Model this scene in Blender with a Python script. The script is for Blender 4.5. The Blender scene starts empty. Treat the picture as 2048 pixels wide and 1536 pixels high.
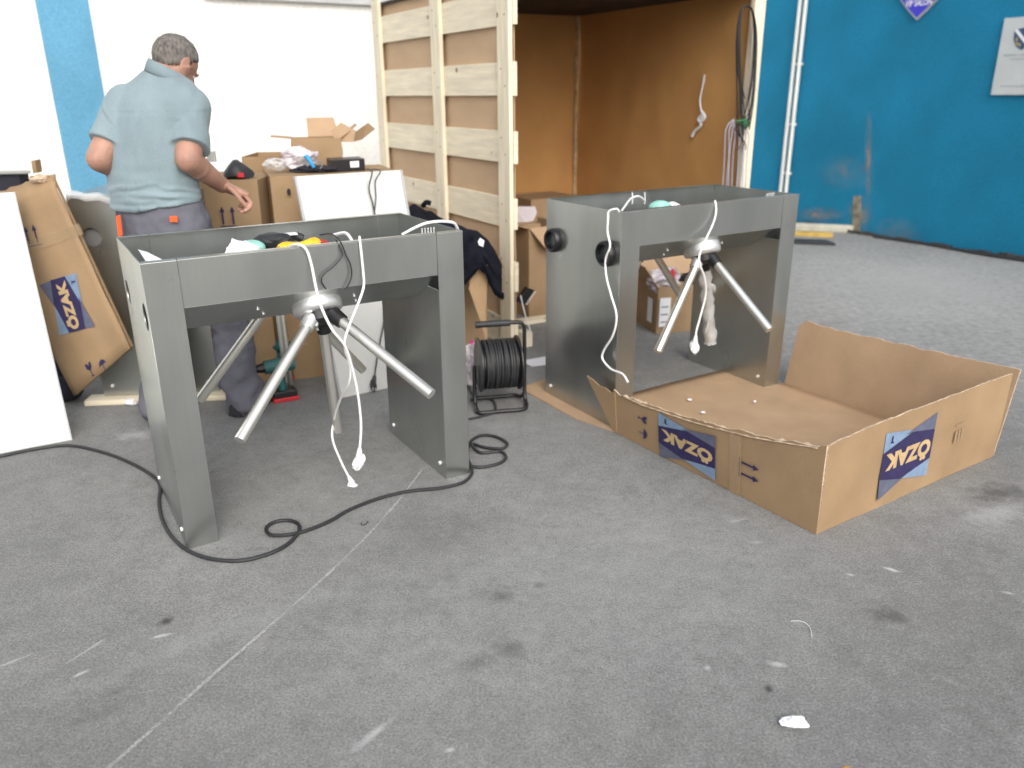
import bpy, bmesh, math, random
from math import radians as R, sin, cos, pi
from mathutils import Vector as V, Matrix, noise
random.seed(11)
S = bpy.context.scene
COL = S.collection

# ------------------------------------------------------------------ camera, sky, sun, exposure
CAM_H, FPX, PITCH, ROLL = 1.4821, 1609.1, 0.3477, -0.0082
cam_d = bpy.data.cameras.new('camera'); cam = bpy.data.objects.new('camera', cam_d); COL.objects.link(cam)
cam_d.sensor_width = 36; cam_d.lens = FPX / 2048 * 36; cam_d.clip_start = .05; cam_d.clip_end = 400
_f = V((0, cos(PITCH), -sin(PITCH))); _r = V((1, 0, 0)); _u = _r.cross(_f)
_r, _u = cos(ROLL) * _r + sin(ROLL) * _u, -sin(ROLL) * _r + cos(ROLL) * _u
cam.matrix_world = Matrix(((_r.x, _u.x, -_f.x, 0), (_r.y, _u.y, -_f.y, 0), (_r.z, _u.z, -_f.z, CAM_H), (0, 0, 0, 1)))
cam_d.dof.use_dof = True; cam_d.dof.focus_distance = 2.6; cam_d.dof.aperture_fstop = 2.0
S.camera = cam

W = bpy.data.worlds.new('World'); S.world = W; W.use_nodes = True
wn = W.node_tree; wn.nodes.clear()
sky = wn.nodes.new('ShaderNodeTexSky'); sky.sky_type = 'NISHITA'; sky.sun_disc = False
SUN_EL, SUN_AZ = R(38), R(164)
sky.sun_elevation = SUN_EL; sky.sun_rotation = SUN_AZ; sky.air_density = 1.2; sky.dust_density = 4.0; sky.ozone_density = 1.0
hs = wn.nodes.new('ShaderNodeHueSaturation'); hs.inputs['Saturation'].default_value = .38
bg = wn.nodes.new('ShaderNodeBackground'); bg.inputs['Strength'].default_value = .145
wo = wn.nodes.new('ShaderNodeOutputWorld')
wn.links.new(sky.outputs[0], hs.inputs['Color']); wn.links.new(hs.outputs[0], bg.inputs['Color']); wn.links.new(bg.outputs[0], wo.inputs['Surface'])
sun_d = bpy.data.lights.new('sun', 'SUN'); sun_d.energy = .5; sun_d.angle = R(50); sun_d.color = (1, .97, .92)
sun = bpy.data.objects.new('sun', sun_d); COL.objects.link(sun)
_sd = V((sin(SUN_AZ) * cos(SUN_EL), cos(SUN_AZ) * cos(SUN_EL), sin(SUN_EL)))
sun.rotation_euler = _sd.to_track_quat('Z', 'Y').to_euler(); sun.location = (3, -4, 8)
S.view_settings.view_transform = 'Standard'; S.view_settings.look = 'None'
S.view_settings.exposure = 0.72; S.view_settings.gamma = 1.0
S.render.engine = 'CYCLES'
S.cycles.use_denoising = True
S.cycles.max_bounces = 8

# ------------------------------------------------------------------ surveying helpers: sight line of the photograph against a real plane
C0 = V((0, 0, CAM_H))
def ray(px, py): return (_f + _r * ((px - 1024) / FPX) - _u * ((py - 768) / FPX)).normalized()
def G(px, py, z=0):
    d = ray(px, py); return C0 + d * ((z - CAM_H) / d.z)
def YP(px, py, y):
    d = ray(px, py); return C0 + d * (y / d.y)
def PL(px, py, p0, n):
    d = ray(px, py); return C0 + d * (((p0 - C0).dot(n)) / d.dot(n))
E1 = V((cos(R(30)), sin(R(30)), 0)); E2 = V((-sin(R(30)), cos(R(30)), 0))

# ------------------------------------------------------------------ materials
MATS = {}
def mat(name, col, rough=.6, metal=0., bump=0., bscale=40., var=.06, vscale=6., spec=.5, trans=0., alpha=1., stretch=(1, 1, 1), sheen=0., fine=0., fscale=300.):
    m = bpy.data.materials.new(name); m.use_nodes = True; nt = m.node_tree; N = nt.nodes; L = nt.links
    b = N['Principled BSDF']
    b.inputs['Roughness'].default_value = rough; b.inputs['Metallic'].default_value = metal
    b.inputs['Specular IOR Level'].default_value = spec
    if trans: b.inputs['Transmission Weight'].default_value = trans
    if alpha < 1: b.inputs['Alpha'].default_value = alpha
    if sheen: b.inputs['Sheen Weight'].default_value = sheen
    tc = N.new('ShaderNodeTexCoord'); mp = N.new('ShaderNodeMapping'); mp.inputs['Scale'].default_value = stretch
    L.new(tc.outputs['Object'], mp.inputs[0])
    n1 = N.new('ShaderNodeTexNoise'); n1.inputs['Scale'].default_value = vscale; n1.inputs['Detail'].default_value = 6
    L.new(mp.outputs[0], n1.inputs['Vector'])
    mx = N.new('ShaderNodeMix'); mx.data_type = 'RGBA'
    c = V(col)
    mx.inputs[6].default_value = (*[max(0, x * (1 - var * 2)) for x in c], 1)
    mx.inputs[7].default_value = (*[min(1, x * (1 + var * 2)) for x in c], 1)
    cr = N.new('ShaderNodeMapRange'); cr.inputs[1].default_value = .3; cr.inputs[2].default_value = .7
    L.new(n1.outputs['Fac'], cr.inputs[0]); L.new(cr.outputs[0], mx.inputs[0])
    out = mx.outputs[2]
    if fine:
        n3 = N.new('ShaderNodeTexNoise'); n3.inputs['Scale'].default_value = fscale; n3.inputs['Detail'].default_value = 3
        L.new(mp.outputs[0], n3.inputs['Vector'])
        m3 = N.new('ShaderNodeMix'); m3.data_type = 'RGBA'; m3.blend_type = 'MULTIPLY'; m3.inputs[0].default_value = 1
        r3 = N.new('ShaderNodeMapRange'); r3.inputs[1].default_value = .3; r3.inputs[2].default_value = .7
        r3.inputs[3].default_value = 1 - fine; r3.inputs[4].default_value = 1 + fine
        L.new(n3.outputs['Fac'], r3.inputs[0]); L.new(out, m3.inputs[6]); L.new(r3.outputs[0], m3.inputs[7]); out = m3.outputs[2]
    L.new(out, b.inputs['Base Color'])
    if bump:
        n2 = N.new('ShaderNodeTexNoise'); n2.inputs['Scale'].default_value = bscale; n2.inputs['Detail'].default_value = 5
        L.new(mp.outputs[0], n2.inputs['Vector'])
        bp = N.new('ShaderNodeBump'); bp.inputs['Strength'].default_value = bump; bp.inputs['Distance'].default_value = .01
        L.new(n2.outputs['Fac'], bp.inputs['Height']); L.new(bp.outputs[0], b.inputs['Normal'])
    MATS[name] = m
    return m
def nodes(m): return m.node_tree.nodes, m.node_tree.links, m.node_tree.nodes['Principled BSDF']

# brushed stainless steel: grain along z, uneven gloss, smudges
def steel(name, col, rough, smudge=.1):
    m = mat(name, col, rough, metal=.93, var=.07, vscale=3.5, stretch=(1, 1, .35))
    N, L, b = nodes(m)
    tc = N.new('ShaderNodeTexCoord'); mp = N.new('ShaderNodeMapping'); mp.inputs['Scale'].default_value = (420, 420, 5)
    L.new(tc.outputs['Object'], mp.inputs[0])
    n = N.new('ShaderNodeTexNoise'); n.inputs['Scale'].default_value = 1; n.inputs['Detail'].default_value = 3; L.new(mp.outputs[0], n.inputs['Vector'])
    n2 = N.new('ShaderNodeTexNoise'); n2.inputs['Scale'].default_value = 5; n2.inputs['Detail'].default_value = 7; n2.inputs['Distortion'].default_value = .6; L.new(tc.outputs['Object'], n2.inputs['Vector'])
    a = N.new('ShaderNodeMath'); a.operation = 'MULTIPLY_ADD'; a.inputs[1].default_value = .05; a.inputs[2].default_value = rough - .03
    L.new(n.outputs['Fac'], a.inputs[0])
    a2 = N.new('ShaderNodeMath'); a2.operation = 'MULTIPLY_ADD'; a2.inputs[1].default_value = smudge; L.new(n2.outputs['Fac'], a2.inputs[0]); L.new(a.outputs[0], a2.inputs[2])
    L.new(a2.outputs[0], b.inputs['Roughness'])
    bp = N.new('ShaderNodeBump'); bp.inputs['Strength'].default_value = .012; bp.inputs['Distance'].default_value = .001
    L.new(n.outputs['Fac'], bp.inputs['Height']); L.new(bp.outputs[0], b.inputs['Normal'])
    # long vertical brushing streaks and cloudy handling marks in the gloss and tint
    mp2 = N.new('ShaderNodeMapping'); mp2.inputs['Scale'].default_value = (110, 110, 1.0); L.new(tc.outputs['Object'], mp2.inputs[0])
    n3 = N.new('ShaderNodeTexNoise'); n3.inputs['Scale'].default_value = 1; n3.inputs['Detail'].default_value = 5; L.new(mp2.outputs[0], n3.inputs['Vector'])
    r3 = N.new('ShaderNodeMapRange'); r3.inputs[1].default_value = .3; r3.inputs[2].default_value = .7; r3.inputs[3].default_value = .985; r3.inputs[4].default_value = 1.015; L.new(n3.outputs['Fac'], r3.inputs[0])
    src = b.inputs['Base Color'].links[0].from_socket
    mm = N.new('ShaderNodeMix'); mm.data_type = 'RGBA'; mm.blend_type = 'MULTIPLY'; mm.inputs[0].default_value = 1
    L.new(src, mm.inputs[6]); L.new(r3.outputs[0], mm.inputs[7]); L.new(mm.outputs[2], b.inputs['Base Color'])
    b.inputs['Anisotropic'].default_value = .3
    tn = N.new('ShaderNodeTangent'); tn.direction_type = 'RADIAL'; tn.axis = 'Z'; L.new(tn.outputs[0], b.inputs['Tangent'])
    return m
M_steel = steel('brushed_steel', (.46, .476, .458), .24, .14)
M_tube = mat('polished_tube', (.78, .77, .72), .33, metal=.9, var=.02)
M_chrome = mat('cast_housing', (.74, .75, .75), .32, metal=.7, var=.02)
M_lid2 = mat('dimmed_lid', (.47, .495, .47), .34, metal=.5, var=.05, vscale=3)  # filmed lid colour darkened, for the way light falls on this lid
M_lid = mat('filmed_lid', (.72, .73, .71), .33, metal=.4, var=.02, vscale=2)
M_card = mat('cardboard', (.33, .225, .13), .82, bump=.12, bscale=60, var=.06, vscale=4, spec=.2, fine=.06)
M_cardin = mat('cardboard_inner', (.41, .285, .18), .88, bump=.15, bscale=80, var=.05, vscale=5, spec=.15, fine=.05)
M_cardwall = mat('cardboard_sheet', (.52, .37, .24), .86, bump=.1, bscale=30, var=.05, vscale=1.6, spec=.15, fine=.06, stretch=(1, 1, 3))
M_cardinw = mat('cardboard_sheet_bounce', (.53, .29, .11), .86, bump=.1, bscale=30, var=.06, vscale=2.2, spec=.15, fine=.06)  # same cardboard, extra saturation stands in for light bounced inside the booth
M_edge = mat('torn_cardboard_edge', (.56, .43, .31), .95, bump=.5, bscale=150, var=.15, vscale=40)
M_corr = mat('corrugated_tape', (.5, .36, .22), .35, var=.05, vscale=10, spec=.6, alpha=.4)
M_navy = mat('navy_print', (.036, .030, .09), .7, var=.08, vscale=30, spec=.2)
M_ltblue = mat('light_blue_print', (.20, .28, .40), .7, var=.06, vscale=30, spec=.2)
M_greyprint = mat('grey_print', (.115, .125, .18), .7, var=.06, vscale=30, spec=.2)
M_letter = mat('unprinted_letter', (.52, .37, .20), .8, var=.06, vscale=20, spec=.2)
M_blackp = mat('black_plastic', (.012, .012, .014), .38, bump=.1, bscale=200, var=.1)
M_blackrub = mat('black_rubber', (.022, .023, .026), .55, bump=.1, bscale=90, var=.12, vscale=20)
M_greyc = mat('grey_cable', (.2, .2, .2), .5, var=.05)
M_white = mat('white_plastic', (.8, .8, .8), .35, var=.02)
M_paper = mat('white_paper', (.78, .79, .82), .8, var=.02)
M_paint = mat('white_pipe_paint', (.75, .78, .74), .5, var=.04)
M_shirt = mat('grey_blue_jersey', (.22, .285, .31), .92, bump=.9, bscale=11, var=.07, vscale=7, spec=.08, sheen=.15, fine=.07, fscale=350, stretch=(1, 1, .45))
M_trouser = mat('grey_work_cloth', (.13, .13, .155), .9, bump=.3, bscale=30, var=.08, vscale=8, spec=.1, fine=.05)
M_orange = mat('orange_trim', (.9, .10, .015), .7)
M_hair = mat('grey_hair', (.19, .175, .16), .9, bump=.9, bscale=220, var=.25, vscale=90, spec=.15, stretch=(1, 1, .4))
M_shoe = mat('black_shoe', (.02, .02, .024), .6, bump=.2)
M_jacket = mat('black_fleece', (.010, .011, .017), .95, bump=.5, bscale=60, var=.2, spec=.1)
M_teal = mat('teal_plastic', (.02, .11, .11), .5)
M_red = mat('red_plastic', (.5, .02, .03), .4)
M_mint = mat('mint_plastic', (.28, .58, .50), .5, var=.12, vscale=30)
M_yellow = mat('yellow_plastic', (.85, .48, .02), .45, var=.1, vscale=20)
M_concrete = mat('pale_concrete', (.50, .48, .40), .9, bump=.5, bscale=20, var=.15)
M_brownstain = mat('bare_mortar', (.22, .20, .15), .95, bump=.6, bscale=40, var=.25, vscale=14)
M_film = mat('clear_film', (.85, .88, .9), .1, alpha=.38, bump=.4, bscale=30, var=.1)
M_bag = mat('pink_white_bag', (.75, .6, .66), .3, alpha=.85, bump=.5, bscale=20, var=.3, vscale=9)
M_magenta = mat('magenta_print', (.6, .04, .25), .4, var=.2)
M_blueobj = mat('bright_blue_plastic', (.02, .30, .65), .4)
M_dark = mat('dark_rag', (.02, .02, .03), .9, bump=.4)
M_greybox = mat('light_grey_casing', (.42, .43, .44), .5)

# skin with redder patches
M_skin = mat('skin', (.37, .205, .15), .5, bump=.12, bscale=120, var=.12, vscale=9, spec=.4)
nodes(M_skin)[2].inputs['Subsurface Weight'].default_value = .12
nodes(M_skin)[2].inputs['Subsurface Radius'].default_value = (.01, .004, .002)

# pine timber with growth grain and knots
def wood(name, axis_scale):
    m = mat(name, (.77, .69, .53), .65, bump=.08, bscale=8, var=.05, vscale=2, stretch=axis_scale, spec=.3)
    N, L, b = nodes(m)
    tc = N.new('ShaderNodeTexCoord'); mp = N.new('ShaderNodeMapping'); mp.inputs['Scale'].default_value = [s * 1. for s in axis_scale]
    L.new(tc.outputs['Object'], mp.inputs[0])
    n = N.new('ShaderNodeTexNoise'); n.inputs['Scale'].default_value = 4; n.inputs['Detail'].default_value = 8; n.inputs['Roughness'].default_value = .7; n.inputs['Distortion'].default_value = .5; L.new(mp.outputs[0], n.inputs['Vector'])
    vo = N.new('ShaderNodeTexVoronoi'); vo.inputs['Scale'].default_value = 5.5; vo.inputs['Randomness'].default_value = 1; L.new(tc.outputs['Object'], vo.inputs['Vector'])
    kr = N.new('ShaderNodeMapRange'); kr.inputs[1].default_value = .055; kr.inputs[2].default_value = .10; kr.inputs[3].default_value = 1; kr.inputs[4].default_value = 0; L.new(vo.outputs['Distance'], kr.inputs[0])
    src = b.inputs['Base Color'].links[0].from_socket
    g = N.new('ShaderNodeMix'); g.data_type = 'RGBA'; g.blend_type = 'MULTIPLY'; g.inputs[0].default_value = 1
    gr = N.new('ShaderNodeMapRange'); gr.inputs[1].default_value = .3; gr.inputs[2].default_value = .7; gr.inputs[3].default_value = .92; gr.inputs[4].default_value = 1.05
    L.new(n.outputs['Fac'], gr.inputs[0]); L.new(src, g.inputs[6]); L.new(gr.outputs[0], g.inputs[7])
    k = N.new('ShaderNodeMix'); k.data_type = 'RGBA'; k.inputs[7].default_value = (.22, .13, .06, 1)
    L.new(kr.outputs[0], k.inputs[0]); L.new(g.outputs[2], k.inputs[6]); L.new(k.outputs[2], b.inputs['Base Color'])
    return m
M_woodh = wood('pine_board', (1.2, 1.2, 14)); M_woodv = wood('pine_post', (14, 14, 1.2))

# asphalt with aggregate, stains, scuffs and broad lighter and darker areas at their places
def asphalt():
    m = bpy.data.materials.new('worn_asphalt'); m.use_nodes = True; N, L, b = nodes(m)
    geo = N.new('ShaderNodeNewGeometry'); P = geo.outputs['Position']
    def nz(sc, det=6, rough=.55, dist=0):
        n = N.new('ShaderNodeTexNoise'); n.inputs['Scale'].default_value = sc; n.inputs['Detail'].default_value = det
        n.inputs['Roughness'].default_value = rough; n.inputs['Distortion'].default_value = dist; L.new(P, n.inputs['Vector']); return n.outputs['Fac']
    def mr(src, a, c, d, e):
        r = N.new('ShaderNodeMapRange'); r.inputs[1].default_value = a; r.inputs[2].default_value = c; r.inputs[3].default_value = d; r.inputs[4].default_value = e; L.new(src, r.inputs[0]); return r.outputs[0]
    def mul(c, f):
        x = N.new('ShaderNodeMix'); x.data_type = 'RGBA'; x.blend_type = 'MULTIPLY'; x.inputs[0].default_value = 1; L.new(c, x.inputs[6]); L.new(f, x.inputs[7]); return x.outputs[2]
    def mix(fac, c, col):
        x = N.new('ShaderNodeMix'); x.data_type = 'RGBA'; L.new(fac, x.inputs[0]); L.new(c, x.inputs[6]); x.inputs[7].default_value = (*col, 1); return x.outputs[2]
    base = N.new('ShaderNodeMix'); base.data_type = 'RGBA'; base.inputs[6].default_value = (.176, .180, .178, 1); base.inputs[7].default_value = (.270, .268, .258, 1)
    L.new(mr(nz(1.1, 5, .6, .4), .25, .75, .15, .85), base.inputs[0]); c = base.outputs[2]
    c = mul(c, mr(nz(9, 8, .7), .3, .7, .84, 1.14)); c = mul(c, mr(nz(45, 6, .7), .3, .7, .86, 1.14))
    c = mul(c, mr(nz(150, 4, .6), .3, .7, .62, 1.38))
    vo = N.new('ShaderNodeTexVoronoi'); vo.inputs['Scale'].default_value = 120; L.new(P, vo.inputs['Vector'])
    sp = mr(vo.outputs['Distance'], .06, .16, 1, 0)
    spm = N.new('ShaderNodeMath'); spm.operation = 'MULTIPLY'; L.new(sp, spm.inputs[0]); L.new(mr(nz(14, 2), .45, .7, 0, .75), spm.inputs[1])
    c = mix(spm.outputs[0], c, (.36, .36, .35))
    vd = N.new('ShaderNodeTexVoronoi'); vd.inputs['Scale'].default_value = 85; L.new(P, vd.inputs['Vector'])
    dk = N.new('ShaderNodeMath'); dk.operation = 'MULTIPLY'; L.new(mr(vd.outputs['Distance'], .08, .2, 1, 0), dk.inputs[0]); L.new(mr(nz(11, 2), .4, .65, 0, .6), dk.inputs[1])
    c = mix(dk.outputs[0], c, (.05, .05, .05))
    wob = N.new('ShaderNodeTexNoise'); wob.inputs['Scale'].default_value = 22; wob.inputs['Detail'].default_value = 7; L.new(P, wob.inputs['Vector'])
    def spots(lst):
        acc = None
        for (px, py, rw, rh, ang, st) in lst:
            g = G(px, py)
            mp = N.new('ShaderNodeMapping'); mp.vector_type = 'TEXTURE'; mp.inputs['Location'].default_value = (g.x, g.y, 0)
            mp.inputs['Rotation'].default_value = (0, 0, R(ang)); mp.inputs['Scale'].default_value = (rw, rh, 1)
            L.new(P, mp.inputs[0])
            ln = N.new('ShaderNodeVectorMath'); ln.operation = 'LENGTH'; L.new(mp.outputs[0], ln.inputs[0])
            ad = N.new('ShaderNodeMath'); ad.operation = 'MULTIPLY_ADD'; ad.inputs[1].default_value = 2.9; L.new(wob.outputs['Fac'], ad.inputs[0]); L.new(ln.outputs['Value'], ad.inputs[2])
            o = mr(ad.outputs[0], 1.7, 2.75, st, 0)
            if acc is None: acc = o
            else:
                mx = N.new('ShaderNodeMath'); mx.operation = 'MAXIMUM'; L.new(acc, mx.inputs[0]); L.new(o, mx.inputs[1]); acc = mx.outputs[0]
        return acc
    dark = spots([(1020, 1295, .045, .05, 20, .6), (955, 1325, .05, .035, 30, .5), (1005, 1195, .035, .03, 20, .6), (1080, 1170, .02, .015, 0, .5), (332, 1243, .018, .022, 0, .85),
                  (1537, 1378, .014, .018, 0, .9), (1775, 1232, .06, .05, -20, .65), (2005, 985, .12, .07, 10, .6), (1640, 650, .25, .05, 20, .35), (225, 1385, .03, .02, 20, .4), (190, 1430, .07, .02, 35, .3), (900, 1060, .25, .16, 30, .18), (1980, 1300, .5, .6, 0, .22), (1300, 1500, .9, .25, 0, .10), (100, 1520, .5, .3, 0, .12)])
    c = mix(dark, c, (.045, .043, .04))
    lite = spots([(745, 1470, .06, .012, 55, .55), (320, 1272, .03, .007, 20, .7), (155, 1350, .022, .007, 45, .7), (175, 1300, .055, .004, 62, .5), (20, 1325, .05, .005, 40, .45), (1780, 1138, .026, .009, -30, .8), (1703, 1150, .018, .009, -20, .7),
                  (1555, 1328, .025, .013, -20, .6), (1415, 1335, .01, .016, 0, .6), (2020, 1187, .015, .008, -30, .6), (1990, 1030, .16, .06, 20, .3), (1510, 1085, .035, .014, 0, .35), (1480, 1040, .05, .01, 20, .3), (900, 1500, .012, .008, 20, .7), (480, 1250, .5, .05, 35, .12), (270, 870, .09, .05, 0, .35), (1850, 570, 2.1, 1.6, 60, .30), (1250, 1150, 1.0, .5, 30, .10), (560, 1000, .5, .4, 30, .08)])
    c = mix(lite, c, (.55, .56, .55))
    L.new(c, b.inputs['Base Color']); b.inputs['Roughness'].default_value = .82; b.inputs['Specular IOR Level'].default_value = .35
    bp = N.new('ShaderNodeBump'); bp.inputs['Strength'].default_value = .55; bp.inputs['Distance'].default_value = .006
    L.new(nz(170, 4, .7), bp.inputs['Height'])
    L.new(bp.outputs[0], b.inputs['Normal'])
    return m
M_asphalt = asphalt()

def stucco(name, col, dirt=None):
    m = mat(name, col, .85, bump=.5, bscale=110, var=.06, vscale=1.7, spec=.25, fine=.13, fscale=70)
    return m
M_blue = stucco('blue_stucco', (.009, .185, .335))
M_stripe = stucco('lit_blue_stucco', (.12, .32, .48))  # blue wall paint lightened, stronger light on the stripe put into its colour
M_wwall = stucco('white_stucco', (.83, .83, .80))

# ------------------------------------------------------------------ mesh helpers
def root_matrix(o):
    while o.parent: o = o.parent
    return Matrix.Translation(o.location) @ o.rotation_euler.to_matrix().to_4x4()
def link(name, me, m=None, parent=None, local=False, smooth=False):
    o = bpy.data.objects.new(name, me); COL.objects.link(o)
    if m is not None and not me.materials: me.materials.append(m)
    if parent:
        o.parent = parent
        if not local: me.transform(root_matrix(parent).inverted())
    if smooth:
        for p in me.polygons: p.use_smooth = True
    return o
class MB:
    def __init__(s): s.v = []; s.f = []
    def add(s, vs, fs):
        k = len(s.v); s.v += [V(x) for x in vs]; s.f += [tuple(i + k for i in f) for f in fs]; return s
    def box(s, o, a, b, c):      # corner + three edge vectors
        o, a, b, c = V(o), V(a), V(b), V(c)
        vs = [o, o + a, o + a + b, o + b, o + c, o + a + c, o + a + b + c, o + b + c]
        fs = [(0, 3, 2, 1), (4, 5, 6, 7), (0, 1, 5, 4), (1, 2, 6, 5), (2, 3, 7, 6), (3, 0, 4, 7)]
        if a.cross(b).dot(c) < 0: fs = [f[::-1] for f in fs]
        return s.add(vs, fs)
    def bx(s, x0, x1, y0, y1, z0, z1): return s.box((x0, y0, z0), (x1 - x0, 0, 0), (0, y1 - y0, 0), (0, 0, z1 - z0))
    def slab(s, pts, t):          # polygon thickened by vector t
        n = len(pts); pts = [V(p) for p in pts]; t = V(t)
        return s.add(pts + [p + t for p in pts], [tuple(range(n))[::-1], tuple(range(n, 2 * n))] + [(i, (i + 1) % n, n + (i + 1) % n, n + i) for i in range(n)])
    def tube(s, pts, r, seg=10, smooth=4, cap=True):
        pts = [V(p) for p in pts]
        if smooth and len(pts) > 2:
            q = []; P = [pts[0]] + pts + [pts[-1]]
            for i in range(1, len(P) - 2):
                for k in range(smooth):
                    t = k / smooth; p0, p1, p2, p3 = P[i - 1], P[i], P[i + 1], P[i + 2]
                    q.append(.5 * ((2 * p1) + (p2 - p0) * t + (2 * p0 - 5 * p1 + 4 * p2 - p3) * t * t + (3 * p1 - p0 - 3 * p2 + p3) * t ** 3))
            q.append(pts[-1]); pts = q
        n = len(pts); up = None; k0 = len(s.v)
        for i, p in enumerate(pts):
            d = (pts[min(i + 1, n - 1)] - pts[max(i - 1, 0)]).normalized()
            if up is None: up = d.orthogonal().normalized()
            up = (up - d * up.dot(d)); up = up.normalized() if up.length > 1e-6 else d.orthogonal().normalized()
            sd = d.cross(up)
            rr = r(i / (n - 1)) if callable(r) else r
            for j in range(seg):
                a = 2 * pi * j / seg; s.v.append(p + (up * cos(a) + sd * sin(a)) * rr)
        for i in range(n - 1):
            for j in range(seg):
                a, b2 = k0 + i * seg + j, k0 + i * seg + (j + 1) % seg
                s.f.append((a, b2, b2 + seg, a + seg))
        if cap: s.f.append(tuple(k0 + j for j in range(seg))[::-1]); s.f.append(tuple(k0 + (n - 1) * seg + j for j in range(seg)))
        return s
    def loft(s, rings, seg=24, cap=True, power=2.):   # rings: (center, xaxis*halfw, yaxis*halfd)
        k0 = len(s.v); n = len(rings)
        for (c, a, b2) in rings:
            c, a, b2 = V(c), V(a), V(b2)
            for j in range(seg):
                t = 2 * pi * j / seg; ct, st = cos(t), sin(t)
                e = 2 / power
                s.v.append(c + a * (abs(ct) ** e * (1 if ct >= 0 else -1)) + b2 * (abs(st) ** e * (1 if st >= 0 else -1)))
        for i in range(n - 1):
            for j in range(seg):
                a, b2 = k0 + i * seg + j, k0 + i * seg + (j + 1) % seg
                s.f.append((a, b2, b2 + seg, a + seg))
        if cap: s.f.append(tuple(k0 + j for j in range(seg))[::-1]); s.f.append(tuple(k0 + (n - 1) * seg + j for j in range(seg)))
        return s
    def cyl(s, p, q, r, seg=24, r2=None):
        p, q = V(p), V(q); d = (q - p).normalized(); a = d.orthogonal().normalized(); b2 = d.cross(a); r2 = r if r2 is None else r2
        return s.loft([(p, a * r, b2 * r), (q, a * r2, b2 * r2)], seg)
    def ball(s, c, r, seg=16, rings=10, axes=None):
        ax = axes or (V((1, 0, 0)), V((0, 1, 0)), V((0, 0, 1)))
        if not hasattr(r, '__len__'): r = (r, r, r)
        rs = []
        for i in range(rings + 1):
            t = pi * i / rings; w = max(sin(t), .02)
            rs.append((V(c) - ax[2] * (cos(t) * r[2]), ax[0] * r[0] * w, ax[1] * r[1] * w))
        return s.loft(rs, seg)
    def mesh(s, name):
        me = bpy.data.meshes.new(name); me.from_pydata([tuple(x) for x in s.v], [], s.f); me.update()
        bm = bmesh.new(); bm.from_mesh(me); bmesh.ops.recalc_face_normals(bm, faces=bm.faces); bm.to_mesh(me); bm.free(); return me
    def build(s, name, m, parent=None, local=False, smooth=False, bevel=0):
        o = link(name, s.mesh(name), m, parent, local, smooth)
        if bevel:
            b = o.modifiers.new('bevel', 'BEVEL'); b.width = bevel; b.segments = 2; b.limit_method = 'ANGLE'
        if smooth:
            try: o.data.set_sharp_from_angle(angle=R(40))
            except Exception: pass
        return o
def plate(name, m, parent, outer, holes, frame, t, local=True):
    """flat plate from a 2-D outline with round holes; frame = (origin, u, v) and thickness vector t"""
    cu = bpy.data.curves.new(name, 'CURVE'); cu.dimensions = '2D'; cu.fill_mode = 'BOTH'
    for pts in [outer] + [[(cx + r * cos(2 * pi * k / 32), cy + r * sin(2 * pi * k / 32)) for k in range(32)] for (cx, cy, r) in holes]:
        sp = cu.splines.new('POLY'); sp.points.add(len(pts) - 1)
        for i, (x, y) in enumerate(pts): sp.points[i].co = (x, y, 0, 1)
        sp.use_cyclic_u = True
    cu.extrude = .5
    tmp = bpy.data.objects.new('tmp', cu); COL.objects.link(tmp)
    me = bpy.data.meshes.new_from_object(tmp.evaluated_get(bpy.context.evaluated_depsgraph_get())); bpy.data.objects.remove(tmp)
    o, u, v = V(frame[0]), V(frame[1]), V(frame[2]); t = V(t)
    for vt in me.vertices:
        c = vt.co; vt.co = o + u * c.x + v * c.y + t * (c.z + .5)
    me.materials.clear(); me.name = name
    return link(name, me, m, parent, local)
def text_mesh(s, w, h, bold=.02):
    cu = bpy.data.curves.new('txt', 'FONT'); cu.body = s; cu.offset = bold; cu.extrude = 0; cu.align_x = 'LEFT'; cu.resolution_u = 3
    tmp = bpy.data.objects.new('tmp', cu); COL.objects.link(tmp)
    me = bpy.data.meshes.new_from_object(tmp.evaluated_get(bpy.context.evaluated_depsgraph_get())); bpy.data.objects.remove(tmp)
    xs = [v.co.x for v in me.vertices]; ys = [v.co.y for v in me.vertices]
    x0, x1, y0, y1 = min(xs), max(xs), min(ys), max(ys)
    for v in me.vertices: v.co = ((v.co.x - x0) / (x1 - x0) * w, (v.co.y - y0) / (y1 - y0) * h, 0)
    me.materials.clear()
    return me
def put_text(name, s, o, u, v, w, h, n, m, parent, bold=.02):
    """lettering printed on a surface: o lower left corner, u/v unit vectors, n outward"""
    me = text_mesh(s, w, h, bold); o, u, v, n = V(o), V(u), V(v), V(n)
    for vt in me.vertices: c = vt.co.copy(); vt.co = o + u * c.x + v * c.y + n
    return link(name, me, m, parent)
def flat(name, pts, o, u, v, n, m, parent):
    o, u, v, n = V(o), V(u), V(v), V(n)
    me = bpy.data.meshes.new(name); me.from_pydata([tuple(o + u * a + v * b2 + n) for a, b2 in pts], [], [tuple(range(len(pts)))]); me.update()
    return link(name, me, m, parent)
def thing(name, label, cat, loc=(0, 0, 0), rz=0, group=None):
    o = bpy.data.objects.new(name, None); COL.objects.link(o); o.location = loc; o.rotation_euler = (0, 0, rz); o.empty_display_size = .1
    return tag(o, label, cat, group)
def tag(o, label, cat, group=None, kind=None):
    o['label'] = label; o['category'] = cat
    if group: o['group'] = group
    if kind: o['kind'] = kind
    return o
def struct(o): o['kind'] = 'structure'; return o
def rough_up(o, amp, sc, seed=0, axis=None):
    for v in o.data.vertices:
        n = noise.noise_vector(v.co * sc + V((seed, seed * 2, 0)))
        v.co += (n * amp if axis is None else V(axis) * n.x * amp)

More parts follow.
